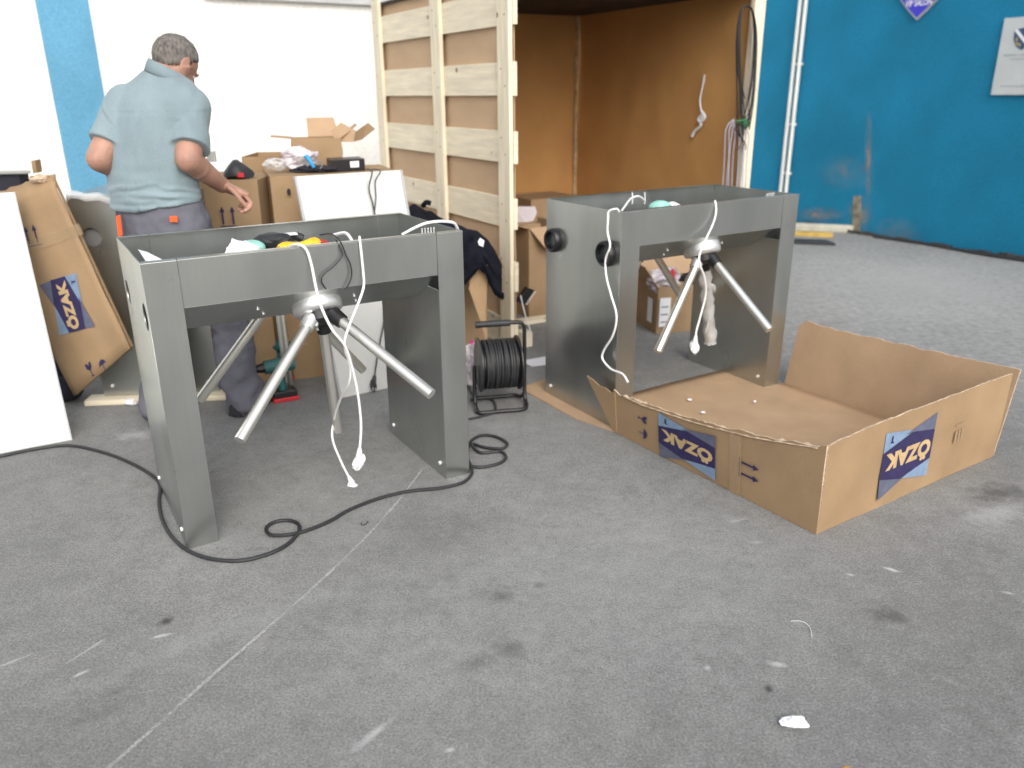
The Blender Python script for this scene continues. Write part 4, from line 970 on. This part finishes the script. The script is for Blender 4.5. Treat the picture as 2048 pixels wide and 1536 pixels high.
put('black_bag', MB().ball(G(135, 800) + Z * .06, (.09, .07, .065)), M_dark, 'small dark bag on the ground under the leaning carton', 'bag')
crumple('foam_crumb', G(262, 812) + Z * .02, (.03, .02, .018), M_paper, 'white foam crumb beside the rear wooden board', 'crumb', 2)

# ------------------------------------------------------------------ jacket on a torn carton, left of the booth post
JC = V((-.60, 4.45, 0))
jc = carton('torn_carton', 'brown torn carton under the black jacket beside the booth post', JC, R(24), .50, .40, .66, closed=True, seed=30)
fp = [YP(942, 545, 4.28), YP(975, 530, 4.28), YP(972, 630, 4.26), YP(975, 692, 4.24), YP(960, 640, 4.25), YP(938, 578, 4.26)]
MB().slab(fp, (0, .006, 0)).build('torn_flap', M_card, jc)
def jacket():
    mb = MB(); nu, nv = 56, 34
    edge_lo = pw([(0, 432), (.2, 470), (.35, 520), (.5, 560), (.62, 572), (.75, 542), (.80, 534), (.86, 562), (.92, 588), (1, 600)])
    edge_hi = pw([(0, 424), (.12, 408), (.3, 424), (.45, 443), (.6, 452), (.75, 462), (.86, 480), (.93, 500), (1, 528)])
    for j in range(nv + 1):
        for i in range(nu + 1):
            s_, f_ = i / nu, j / nv; px = 806 + s_ * 198
            py = edge_hi(s_) * (1 - f_) + edge_lo(s_) * f_
            y = 4.62 - .34 * sin(f_ * pi * .55) - .06 * s_
            p = YP(px, py, y)
            w = noise.noise(V((s_ * 7 + f_ * 3, f_ * 4, 0))) * .05 + noise.noise(V((s_ * 16, f_ * 9, 5))) * .02
            mb.v.append(p + V((0, -w, w * .4)))
    for j in range(nv):
        for i in range(nu): q = j * (nu + 1) + i; mb.f.append((q, q + 1, q + nu + 2, q + nu + 1))
    t = thing('black_jacket', 'black jacket draped over the torn carton beside the booth', 'jacket', YP(900, 500, 4.4))
    o = mb.build('cloth', M_jacket, t, smooth=True); s_ = o.modifiers.new('s', 'SOLIDIFY'); s_.thickness = .02; s_.offset = -1
    MB().tube([YP(846, 412, 4.5), YP(852, 405, 4.48), YP(862, 407, 4.48)], .014, 8).build('collar_loop', M_jacket, t, smooth=True)
    pt_ = YP(958, 488, 4.22); flat('white_tag', [(0, .0), (.022, -.01), (.03, .022), (.018, .03), (.008, .038), (-.004, .02)], pt_, V((1, 0, 0)), Z, V((0, -.03, 0)), M_paper, t)
jacket()

# ------------------------------------------------------------------ cable reel
rc = G(998, 812); rc.z = 0
rl = thing('cable_reel', 'black cable reel wound with black cable standing on a tube frame', 'cable reel', rc, R(12))
ax = V((1, 0, 0)); hz = .225; R_ = .135
for sx in (-1, 1):
    MB().loft([((sx * .088, 0, hz), (0, R_ * .93, 0), (0, 0, R_ * .93)), ((sx * .094, 0, hz), (0, R_, 0), (0, 0, R_)), ((sx * .100, 0, hz), (0, R_, 0), (0, 0, R_)), ((sx * .104, 0, hz), (0, R_ * .9, 0), (0, 0, R_ * .9))], 40).build('flange', M_blackp, rl, local=True, smooth=True)
mb = MB(); tp = []
for layer, (rr, nt_) in enumerate(((.114, 19), (.1195, 18))):
    for i in range(nt_ * 24 + 1):
        a = i / 24 * 2 * pi; x = -.08 + .16 * (i / (nt_ * 24)); x += .004 * sin(a * .37 + layer)
        tp.append(V((x if layer == 0 else -x, rr * cos(a) + .002 * sin(a * .6), hz + rr * sin(a))))
mb.tube(tp, .0047, 6, 0); mb.build('wound_cable', M_blackrub, rl, local=True, smooth=True)
MB().cyl((-.1, 0, hz), (.1, 0, hz), .1, 24).build('drum', M_blackp, rl, local=True, smooth=True)
fr_ = MB()
yy = .03
for y_, in ((-.0,),):
    fr_.tube([(.0, -.10, .012), (.10, -.10, .012), (.128, -.06, .02), (.132, 0, .06), (.132, 0, .38), (.125, 0, .415), (.09, 0, .43), (-.10, 0, .43)], .010, 12, 5)
    fr_.tube([(.0, -.10, .012), (-.11, -.10, .012), (-.125, -.07, .02), (-.125, -.02, .05), (-.12, 0, .22)], .010, 12, 5)
    fr_.tube([(.0, .10, .012), (.10, .10, .012), (.128, .06, .02), (.132, 0, .06)], .010, 12, 5)
    fr_.tube([(.0, .10, .012), (-.11, .10, .012), (-.125, .07, .02), (-.125, .02, .05)], .010, 12, 5)
fr_.build('frame', M_blackp, rl, local=True, smooth=True)
MB().tube([(-.11, 0, .43), (.06, 0, .43)], .016, 14, 0).build('grip', M_blackrub, rl, local=True, smooth=True)
MB().bx(.104, .125, -.03, .03, hz - .05, hz + .05).build('crank_plate', M_blackp, rl, local=True, bevel=.006)
put('red_sockets', MB().tube([YP(962, 700, 3.72), YP(985, 701, 3.72)], .008, 8), M_red, 'red strip behind the cable reel handle', 'strip')

def gz(px, py, z_=.008): return G(px, py, z_)
GC = [gz(*q) for q in [(-60, 925), (0, 913), (70, 898), (140, 891), (210, 906), (265, 928), (305, 952), (320, 972), (318, 1005), (325, 1040), (345, 1075), (378, 1102), (425, 1118), (480, 1121), (530, 1110), (570, 1092), (595, 1068), (598, 1050), (580, 1041), (552, 1043), (533, 1055), (540, 1069), (570, 1070), (610, 1062), (660, 1042), (700, 1019), (760, 996), (820, 982), (880, 976), (925, 965), (943, 948), (942, 932)]]
GC += [gz(*q) for q in [(935, 915), (940, 885), (962, 871), (990, 873), (1014, 886), (1004, 897), (970, 895), (945, 888), (960, 905), (1000, 903), (1012, 914), (1000, 926), (965, 934), (938, 932)]]
tg = MB().tube(GC, .0068, 8, 6).build('ground_cable', M_blackrub, smooth=True)
tag(tg, 'long black cable curling over the asphalt round the near turnstile', 'cable')
tg = MB().tube([gz(*q) for q in [(938, 838), (965, 832), (990, 822), (985, 800), (960, 795), (942, 785), (935, 765), (945, 755), (962, 752)]], .006, 8, 6).build('reel_tail_cable', M_blackrub, smooth=True)
tag(tg, 'loose end of cable curling on the ground under the cable reel', 'cable')
crumple('carrier_bag', G(946, 770) + Z * .11, (.055, .06, .12), M_bag, 'white and pink plastic bag behind the cable reel', 'bag', 4, .45, 4, 21)
crumple('red_wrapper', G(950, 745) + Z * .16, (.03, .03, .025), M_magenta, 'magenta wrapper in the bag behind the cable reel', 'wrapper', 3, .5, 4, 23)
pw_ = MB().slab([G(1041, 722), G(1064, 733), G(1105, 728), G(1105, 711)], (0, 0, .002)).build('paper_sheet', M_paper); tag(pw_, 'white paper sheet on the ground left of second turnstile', 'paper')

# ------------------------------------------------------------------ clutter inside the booth
def BP(px, py, dep): return PL(px, py, A0 + E2 * dep, E2)
def bcarton(label, px, py, dep, w, d, h, yaw=30, **k): o = BP(px, py, dep); o.z = 0; return carton('brown_carton', label, o, R(yaw), w, d, h, **k)
bcarton('brown carton just inside the booth behind the grey casing', 1028, 640, .75, .22, .35, .62, seed=41)
bcarton('brown open carton left of second turnstile with drooping flap', 1058, 640, .60, .36, .4, .62, yaw=34, closed=False, seed=42, flaps=[((0, 0), (1, 0), (.3, -.5, -.75), .16), ((0, 0), (0, 1), (-.8, 0, .3), .15)])
bcarton('brown carton in the booth corner farthest back', 1062, 560, 1.35, .45, .4, .70, seed=43)
crd = MB().slab([BP(1026, 413, .9), BP(1070, 413, .9), BP(1074, 425, .88), BP(1060, 456, .85), BP(1026, 452, .9)], E2 * .006).build('lilac_card', mat('lilac_card', (.50, .45, .47), .7)); tag(crd, 'pale lilac card standing behind the booth front post', 'card')
wb = MB().box(A0 + E1 * .036 - E2 * .0 + Z * .002, E1 * .075, E2 * .09, (0, 0, .10)).build('wooden_block', M_woodv, bevel=.008); tag(wb, 'pale wooden block at the foot of booth front post', 'block')
cs_ = MB().tube([A0 + E1 * .02 - E2 * .006 + Z * .34, A0 + E1 * .05 - E2 * .008 + Z * .22, A0 + E1 * .085 - E2 * .008 + Z * .12, A0 + E1 * .088 - E2 * .006 + Z * .10], .004, 7).build('twine', M_paper, smooth=True); tag(cs_, 'taut pale twine tied to the wooden block', 'twine')
gcz = thing('grey_casing', 'small grey device casing behind the booth front post', 'device', A0 + E1 * .04 + E2 * .35)
MB().box(A0 + E1 * .04 + E2 * .35 + Z * .30, E1 * .13, E2 * .1, (0, 0, .14)).build('case', M_greybox, gcz, bevel=.01)
MB().box(A0 + E1 * .075 + E2 * .347 + Z * .31, E1 * .07, E2 * .002, (0, 0, .05)).build('label', M_paper, gcz)
MB().box(A0 + E1 * .05 + E2 * .36 + Z * .0, E1 * .12, E2 * .09, (0, 0, .299)).build('stand', M_cardin, gcz)
tb = thing('terminal_strip', 'tilted black terminal block with white teeth inside the booth', 'terminal block', BP(1048, 612, .33))
c_ = BP(1036, 604, .33); d1 = (BP(1058, 572, .33) - c_).normalized(); d2 = (BP(1056, 612, .33) - c_).normalized()
MB().box(c_, d1 * .115, d2 * .06, E2 * .04).build('block', M_blackp, tb, bevel=.003)
for k_ in range(6): MB().box(c_ + d2 * .060 + d1 * (.008 + .018 * k_), d1 * .008, d2 * .014, E2 * .02).build('tooth', M_white, tb)
for i, (px, py, dep, ln, lab) in enumerate([(1040, 668, .45, .55, 'flat wooden board on the floor behind the booth front post'), (1050, 640, .8, .7, 'long dark plank lying deeper in the booth')]):
    o = BP(px, py, dep); o.z = .001 + .03 * i; pb = MB().box(o, (E1 * 1 - E2 * .05) * ln, E2 * .09, (0, 0, .028)).build('floor_plank', M_woodh if i == 0 else M_cardinw, bevel=.003); tag(pb, lab, 'board')
# carton with labels seen through the second turnstile
sc0 = G(1312, 668); SC = carton('labelled_carton', 'open carton with white shipping labels seen through second turnstile', sc0, R(14), .42, .34, .31, closed=False, seed=51, flaps=[((0, 1), (1, 1), (0, .35, .9), .14), ((1, 0), (1, 1), (.9, 0, .5), .12), ((0, 0), (0, 1), (-.5, .1, .8), .15)])
us, vs = V((cos(R(14)), sin(R(14)), 0)), V((-sin(R(14)), cos(R(14)), 0))
flat('label', [(.01, .05), (.085, .05), (.085, .24), (.01, .24)], sc0, us, Z, -vs * .012, M_paper, SC)
flat('label', [(.05, .06), (.13, .06), (.13, .22), (.05, .22)], sc0, vs, Z, -us * .012, M_paper, SC)
for k_ in range(3): flat('label_bar', [(.02, .075 + .05 * k_), (.07, .075 + .05 * k_), (.07, .085 + .05 * k_), (.02, .085 + .05 * k_)], sc0, us, Z, -vs * .013, M_ink, SC)
crumple('plastic_wrapping', sc0 + us * .06 + vs * .08 + Z * .34, (.10, .08, .07), M_bag, 'pink and white plastic wrapping stuffed in the labelled carton', 'plastic wrap', 4, .45, 4, 31)
crumple('red_strap', sc0 + us * .10 + vs * .02 + Z * .37, (.02, .02, .05), M_red, 'red strap in the labelled carton', 'strap', 2, .3, 4, 33)
put('yellow_tag', MB().box(sc0 + us * .13 - vs * .012 + Z * .24, us * .02, vs * .004, (.02, 0, .07)), M_yellow, 'small yellow tag on the labelled carton', 'tag', smooth=False)
crumple('black_harness', sc0 + us * .27 + vs * .1 + Z * .33, (.08, .06, .03), M_dark, 'black wire harness on the labelled carton', 'harness', 3, .6, 5, 35)
bcarton('large plain carton behind the labelled carton in the booth', 1262, 640, 1.2, .5, .4, .58, seed=52)
bcarton('upright plain carton deep in the booth right side', 1330, 600, 1.2, .42, .35, .66, yaw=24, seed=53)

# ------------------------------------------------------------------ drills seen below the near turnstile
def drill(label, o, yaw, lying, s=1.):
    t = thing('cordless_drill', label, 'drill', o, yaw, 'teal cordless drills')
    if lying:    # standing on its battery
        MB().bx(-.045, .045, -.04, .09, .001, .022).build('battery', M_red, t, local=True, bevel=.004)
        MB().bx(-.04, .04, -.035, .085, .023, .055).build('battery_case', M_blackp, t, local=True, bevel=.004)
        MB().tube([(0, .02, .05), (0, .015, .11), (0, .0, .16)], .021, 14, 3).build('handle', M_teal, t, local=True, smooth=True)
        MB().tube([(0, .09, .185), (0, .03, .19), (0, -.06, .185)], .034, 18, 3).build('motor_body', M_teal, t, local=True, smooth=True)
        MB().tube([(0, -.06, .185), (0, -.10, .184), (0, -.125, .183)], lambda q: .026 - .012 * q, 16, 0).build('chuck', M_blackp, t, local=True, smooth=True)
    return t
drill('teal cordless drill standing on its red battery under near turnstile', G(560, 800), R(-62), True)
d2_ = drill('teal cordless drill behind the man lower leg', G(548, 772) + V((0, .12, 0)), R(-100), True)

mp_ = thing('steel_profile', 'grooved steel profile standing on end behind the near turnstile', 'profile', G(579, 786))
pb, ptp = G(579, 786), YP(556, 600, G(579, 786).y + .05)
for k_, (w0, w1, dz_) in enumerate(((-.021, -.009, 0), (-.009, .009, .008), (.009, .021, 0))):
    MB().box(pb + V((w0, dz_, .0)), ptp - pb, V((w1 - w0, 0, 0)), V((0, .02, 0))).build('flange' if k_ != 1 else 'web', M_tube if k_ != 1 else M_steel, mp_)
# ------------------------------------------------------------------ small things on the asphalt
crumple('crumpled_tissue', G(1588, 1450) + Z * .009, (.030, .017, .010), M_paper, 'crumpled white tissue on the bare asphalt in front', 'tissue', 4, .45, 4, 41)
lf = MB().slab([G(1680, 1540), G(1690, 1533), G(1702, 1537), G(1692, 1545)], (0, 0, .002)).build('fallen_leaf', mat('orange_leaf', (.5, .25, .03), .7)); tag(lf, 'tiny orange leaf at the bottom edge of the yard', 'leaf')
st = MB().tube([gz(*q, .004) for q in [(1582, 1242), (1605, 1243), (1620, 1255), (1624, 1275)]], .0007, 6, 4).build('white_thread', M_paper, smooth=True); tag(st, 'thin curved white thread on the asphalt', 'thread')
st = MB().tube([gz(*q, .004) for q in [(1155 / 2 + 145, 1045), (724, 1050), (732, 1048), (736, 1042)]], .0016, 6, 4).build('dark_thread', M_blackrub, smooth=True); tag(st, 'tiny dark curl of wire on the asphalt by the chalk line', 'wire')

# ------------------------------------------------------------------ the man
man = thing('person', 'man in grey blue polo shirt and grey work trousers seen from behind', 'person', V((-1.55, 3.68, 0)))
def fuse(name, mb, voxel, m, parent, it=6, fac=.5):
    o = mb.build('tmp', None, None)
    r = o.modifiers.new('r', 'REMESH'); r.mode = 'VOXEL'; r.voxel_size = voxel; r.use_smooth_shade = True
    s2 = o.modifiers.new('s', 'SMOOTH'); s2.iterations = it; s2.factor = fac
    me = bpy.data.meshes.new_from_object(o.evaluated_get(bpy.context.evaluated_depsgraph_get())); bpy.data.objects.remove(o)
    me.materials.clear(); me.name = name
    return link(name, me, m, parent, smooth=True)
SHR, SHL = V((-1.395, 3.735, 1.43)), V((-1.685, 3.735, 1.44))
ELR = YP(377, 320, 3.58); WRR = YP(444, 370, 3.79)
ELL = YP(200, 318, 3.60); WRL = V((-1.70, 3.84, 1.10))
HPR, HPL = V((-1.465, 3.70, .92)), V((-1.665, 3.70, .92))
KNR, KNL = YP(462, 655, 3.80), V((-1.69, 3.76, .48))
ANR, ANL = YP(488, 798, 3.72), V((-1.70, 3.61, .09))
def limb(mb, pts, rs, seg=18, cap=True):
    n_ = len(pts) - 1
    def rf(q): x = q * n_; i = min(int(x), n_ - 1); return rs[i] + (rs[i + 1] - rs[i]) * (x - i)
    for a, b2, r0, r1 in zip(pts, pts[1:], rs, rs[1:]):
        d = V(b2) - V(a); k_ = 6
        axx = d.normalized().orthogonal().normalized(); ay = d.normalized().cross(axx)
        mb.loft([(V(a) + d * (i / k_), axx * (r0 + (r1 - r0) * i / k_), ay * (r0 + (r1 - r0) * i / k_)) for i in range(k_ + 1)], seg)
    for i, (p, r) in enumerate(zip(pts, rs)):
        if cap or i < n_: mb.ball(p, r, 16, 10)
body = MB()
X, Yv = V((1, 0, 0)), V((0, 1, 0))
tw = R(12); TX, TY = V((cos(tw), -sin(tw), 0)), V((sin(tw), cos(tw), 0))
def ring(cx, cy, z_, hw_, hd): return ((cx, cy, z_), TX * hw_, TY * hd)
body.loft([ring(-1.565, 3.69, .86, .15, .11), ring(-1.565, 3.69, 1.0, .17, .12), ring(-1.555, 3.70, 1.2, .17, .11), ring(-1.54, 3.72, 1.36, .18, .105), ring(-1.52, 3.74, 1.45, .16, .09), ring(-1.495, 3.765, 1.51, .09, .07), ring(-1.48, 3.785, 1.55, .062, .062), ring(-1.455, 3.80, 1.60, .058, .062)], 28)
# head, turned right and bowed
HC = YP(352, 131, 3.85)
ha, hpit = R(36), R(40)
fd = V((sin(ha) * cos(hpit), cos(ha) * cos(hpit), -sin(hpit))); rt = V((cos(ha), -sin(ha), 0)); upv = rt.cross(fd)
def HP(f_, r_, u_): return HC + fd * f_ + rt * r_ + upv * u_
body.ball(HP(-.012, 0, .02), (.082, .098, .096), 24, 16, (rt, fd, upv))
body.ball(HP(.03, 0, -.045), (.066, .07, .075), 20, 12, (rt, fd, upv))
body.ball(HP(.062, 0, -.095), (.035, .03, .024), 14, 10, (rt, fd, upv))
body.tube([HP(.092, 0, .005), HP(.112, 0, -.03), HP(.108, 0, -.042)], lambda q: .008 + .008 * q, 10, 0)
body.ball(HP(.094, 0, -.072), (.024, .010, .006), 12, 8, (rt, fd, upv)); body.ball(HP(.090, 0, -.083), (.021, .010, .006), 12, 8, (rt, fd, upv))
body.ball(HP(.082, .0, .018), (.055, .014, .010), 12, 8, (rt, fd, upv))
for s_ in (-1, 1):
    body.loft([(HP(-.005, s_ * .078, -.01), fd * .018 + upv * .004, upv * .030), (HP(-.012, s_ * .090, -.006), fd * .022, upv * .035), (HP(-.016, s_ * .097, -.004), fd * .018, upv * .030)], 16)
limb(body, [V((-1.475, 3.785, 1.53)), HP(-.02, 0, -.06)], [.062, .062])
for P_, rs in (([SHR, ELR, WRR], [.064, .056, .036]), ([SHL, ELL, WRL], [.064, .056, .036])):
    limb(body, P_, rs)
    e, w_ = P_[1], P_[2]; body.ball(e.lerp(w_, .28), (.053, .053, .053), 14, 10)
    body.ball(P_[0].lerp(e, .5), .062, 14, 10)
for P_, rs in (([HPR, KNR, ANR], [.085, .06, .045]), ([HPL, KNL, ANL], [.085, .06, .045])): limb(body, P_, rs)
def hand(mb, wr, d, palm_n, side, k=1.18):
    d = d.normalized(); palm_n = (palm_n - d * palm_n.dot(d)).normalized(); sd = d.cross(palm_n) * side * k; dk = d * k; pk = palm_n * k
    mb.loft([(wr, sd * .027, pk * .020), (wr + dk * .03, sd * .036, pk * .017), (wr + dk * .065, sd * .041, pk * .016), (wr + dk * .088, sd * .040, pk * .013)], 16)
    for k_, (off, ln) in enumerate(((-.030, .068), (-.010, .078), (.011, .073), (.031, .058))):
        p = wr + dk * .082 + sd * off; pts = [p - dk * .02]; a = 0
        for j, f_ in enumerate((.42, .33, .25)):
            a += (R(38), R(52), R(38))[j] + R(6) * k_; p = p + (dk * cos(a) + pk * sin(a)) * ln * f_; pts.append(p)
        mb.tube(pts, lambda q: .0100 - .0015 * q, 10, 3)
    p = wr + dk * .02 - sd * .03
    mb.tube([p, p + dk * .03 - sd * .012 + pk * .012, p + dk * .058 - sd * .008 + pk * .028, p + dk * .078 + pk * .036], lambda q: .0135 - .003 * q, 10, 3)
hand(body, WRR, (YP(486, 389, 3.81) - WRR), V((-.2, -.30, -.9)), 1, 1.38)
hand(body, WRL, V((.35, .9, -.15)), V((.3, -.1, -.9)), -1)
bod = fuse('body', body, .0042, M_skin, man, 2, .4)
# eyes
for s_ in (-1, 1):
    MB().ball(HP(.069, s_ * .031, .000), .0115, 12, 8).build('eye', M_white, man, smooth=True)
# hair: cap of short grey hair over skull, down to nape and round the ears
hr = MB(); hr.ball(HP(-.018, 0, .026), (.087, .099, .096), 40, 30, (rt, fd, upv))
hme = hr.mesh('hair')
bm = bmesh.new(); bm.from_mesh(hme)
kill = []
for v_ in bm.verts:
    q = v_.co - HC; f_, r_, u_ = q.dot(fd), q.dot(rt), q.dot(upv)
    lim = -.052 if f_ < -.045 else (-.052 + (f_ + .045) * 1.1)
    if u_ < lim or f_ > .055 + max(0, u_ - .07) * .3: kill.append(v_)
    v_.co += (v_.co - HC).normalized() * (.003 + .004 * noise.noise(v_.co * 60))
bmesh.ops.delete(bm, geom=kill, context='VERTS'); bm.to_mesh(hme); bm.free()
ho = link('hair', hme, M_hair, man, smooth=True); s_ = ho.modifiers.new('s', 'SOLIDIFY'); s_.thickness = .008; s_.offset = -1
tf = MB()
for i in range(900):
    t_ = random.uniform(0, 2 * pi); z_ = random.uniform(-.25, 1); r_ = math.sqrt(max(0, 1 - z_ * z_))
    p = HP(-.018 + .100 * r_ * sin(t_), .088 * r_ * cos(t_), .026 + .097 * z_)
    q = p - HC
    if q.dot(fd) > .055 or q.dot(upv) < -.045: continue
    nrm = q.normalized(); d = (nrm + upv * -.5 - fd * .2 + V((random.uniform(-.3, .3), random.uniform(-.3, .3), random.uniform(-.3, .3)))).normalized() * random.uniform(.008, .014)
    sdv = nrm.cross(d).normalized() * .0009
    tf.add([p - sdv, p + sdv, p + d], [(0, 1, 2)])
tf.build('hair_tuft', M_hair, ho)['kind'] = 'stuff'
# shirt
sh = MB()
def rt_(cx, cy, z_, hw_, hd, tl=0.): return ((cx, cy, z_), (TX + Z * tl) * hw_, TY * hd)
sh.loft([rt_(-1.592, 3.685, 1.012, .208, .152, .09), rt_(-1.594, 3.685, 1.05, .208, .152, .08), rt_(-1.595, 3.688, 1.10, .207, .150, .05), rt_(-1.590, 3.69, 1.2, .212, .145), rt_(-1.580, 3.70, 1.30, .222, .140), rt_(-1.562, 3.715, 1.40, .226, .132), rt_(-1.547, 3.73, 1.46, .212, .122), rt_(-1.533, 3.745, 1.505, .178, .108), rt_(-1.520, 3.758, 1.54, .132, .094), rt_(-1.508, 3.77, 1.57, .085, .078, -.2)], 48)
hemR = SHR.lerp(ELR, .80); hemL = SHL.lerp(ELL, .74)
limb(sh, [SHR + V((-.0, 0, -.0)), SHR.lerp(hemR, .5), hemR], [.084, .082, .088], cap=False); limb(sh, [SHL + V((.0, 0, -.0)), SHL.lerp(hemL, .5), hemL], [.086, .084, .086], cap=False)
# flat sleeve ends
shirt = fuse('shirt', sh, .0075, M_shirt, man, 5, .5)
def trim_sleeve(o, hem, dirv, rad, root):
    Mi = root_matrix(root).inverted(); h_ = Mi @ hem; d = dirv.normalized()
    bm = bmesh.new(); bm.from_mesh(o.data)
    kill = [v_ for v_ in bm.verts if (v_.co - h_).dot(d) > 0 and (v_.co - h_).length < rad]
    bmesh.ops.delete(bm, geom=kill, context='VERTS'); bm.to_mesh(o.data); bm.free()
Mr = root_matrix(man)
for v_ in shirt.data.vertices:
    w = Mr @ v_.co; z_ = w.z
    n_ = V(v_.normal) if v_.normal.length else V((0, -1, 0))
    if z_ < .962 + .01 * sin(w.x * 20): pass
    low = max(0, 1 - (z_ - .95) / .28)
    f_ = .0045 * low * sin((z_ + .10 * (w.x + 1.55) + .02 * noise.noise(w * 6)) * 95 + 2.5 * noise.noise(w * 3))
    f_ += .010 * noise.noise(V((w.x * 9 + w.z * 4, w.y * 6, w.z * 2.5))) * (1 if z_ < 1.42 else .4) + .007 * low * noise.noise(V((w.x * 4 + w.z * 3, w.y * 4, w.z * 22 - w.x * 9))) * 2 + .007 * noise.noise(V((w.x * 14 - w.z * 6, w.y * 10, w.z * 6)))
    for zc, sl_, x0_, x1_, am in ((1.115, .10, -1.80, -1.50, .007), (1.085, -.12, -1.66, -1.38, .007), (1.135, -.25, -1.52, -1.36, .006), (1.055, .05, -1.80, -1.42, .005), (1.26, -1.3, -1.77, -1.68, .006)):
        if x0_ < w.x < x1_:
            dd_ = (z_ - zc - sl_ * (w.x + 1.6) - .012 * noise.noise(w * 9)) / .009; mk = sin(pi * (w.x - x0_) / (x1_ - x0_)) ** .6
            f_ += am * mk * (math.exp(-dd_ * dd_) - .8 * math.exp(-(dd_ + 2) ** 2))
    dr = abs(w.x + 1.40 - .25 * (1.35 - z_)); f_ += -.004 * max(0, 1 - dr / .03) * (1 if 1.15 < z_ < 1.38 else 0)
    v_.co += n_ * f_
col_ = MB(); cc_ = V((-1.492, 3.782, 1.572))
for i in range(29):
    a = -pi * .5 + (i - 14) / 14 * pi * .92
    dx_ = TX * cos(a) + TY * sin(a)
    zt_ = -.034 * dx_.dot(TX) - .020 * dx_.dot(TY); col_.v += [cc_ + dx_ * .066 + Z * (.012 + zt_), cc_ + dx_ * .074 + Z * (.024 + zt_), cc_ + dx_ * .084 + Z * (.010 + zt_), cc_ + dx_ * .100 + Z * (-.026 + zt_)]
    if i: q = 4 * i; col_.f += [(q - 4, q - 3, q + 1, q), (q - 3, q - 2, q + 2, q + 1), (q - 2, q - 1, q + 3, q + 2)]
o_ = col_.build('collar', M_shirt, shirt, smooth=True); s_ = o_.modifiers.new('s', 'SOLIDIFY'); s_.thickness = .006
# trousers
tr = MB()
tr.loft([ring(-1.565, 3.69, .80, .19, .14), ring(-1.567, 3.69, .90, .216, .156), ring(-1.575, 3.69, .98, .212, .150), ring(-1.588, 3.69, 1.04, .200, .142)], 36)
limb(tr, [HPR + V((.0, 0, -.06)), KNR, ANR + V((0, 0, -.02))], [.118, .090, .094]); limb(tr, [HPL + V((0, 0, -.06)), KNL, ANL + V((0, 0, -.02))], [.112, .085, .09])
tro = fuse('trousers', tr, .010, M_trouser, man, 5, .5)
for v_ in tro.data.vertices:
    w = Mr @ v_.co; n_ = V(v_.normal); k_ = 1 - min(1, w.z / .75)
    v_.co += n_ * (.011 * (k_ + .1) * noise.noise(V((w.x * 7 + w.z * 6, w.y * 7, w.z * 17 - w.x * 12))) * 1.6 + .026 * noise.noise(V((w.x * 6, w.y * 6, w.z * 9 + w.x * 5))) * (.4 + k_) + .006 * noise.noise(w * 26))
# orange trims
pr = YP(238, 455, 3.53); MB().slab([YP(232, 432, 3.56), YP(240, 430, 3.55), YP(245, 470, 3.53), YP(237, 476, 3.54)], (0, .004, 0)).build('orange_piping', M_orange, tro)
MB().slab([YP(339, 433, 3.535), YP(354, 432, 3.535), YP(355, 444, 3.53), YP(340, 444, 3.53)], (0, .004, 0)).build('orange_tab', M_orange, tro)
# shoes
for an, ang in ((ANR, R(20)), (ANL, R(-8))):
    f_ = V((sin(ang), cos(ang), 0)); s2 = V((cos(ang), -sin(ang), 0)); b_ = V((an.x, an.y, 0)); mb = MB()
    mb.loft([(b_ - f_ * .085 + Z * .004, s2 * .036, Z * .001), (b_ - f_ * .08 + Z * .035, s2 * .034, Z * .033), (b_ - f_ * .03 + Z * .05, s2 * .042, Z * .048), (b_ + f_ * .06 + Z * .042, s2 * .046, Z * .040), (b_ + f_ * .14 + Z * .032, s2 * .048, Z * .030), (b_ + f_ * .19 + Z * .025, s2 * .036, Z * .022), (b_ + f_ * .205 + Z * .02, s2 * .015, Z * .012)], 20)
    mb.tube([b_ + Z * .05 - f_ * .02, b_ + Z * .13 - f_ * .02], .045, 16, 0)
    so_ = mb.build('shoe', M_shoe, man, smooth=True)
    MB().loft([(b_ + f_ * .06 + Z * .001, s2 * .047, f_ * .147), (b_ + f_ * .06 + Z * .014, s2 * .049, f_ * .149)], 28, power=2.6).build('sole', M_blackrub, so_)
# device with strap in his left hand, just right of the arm
dv = put('hand_meter', MB().box(YP(412, 303, 4.0), V((.035, .01, 0)), V((0, .02, 0)), (0, 0, -.05)), M_lid, 'small white meter held beyond the man forearm', 'meter', smooth=False)
print('objects', len(bpy.data.objects))
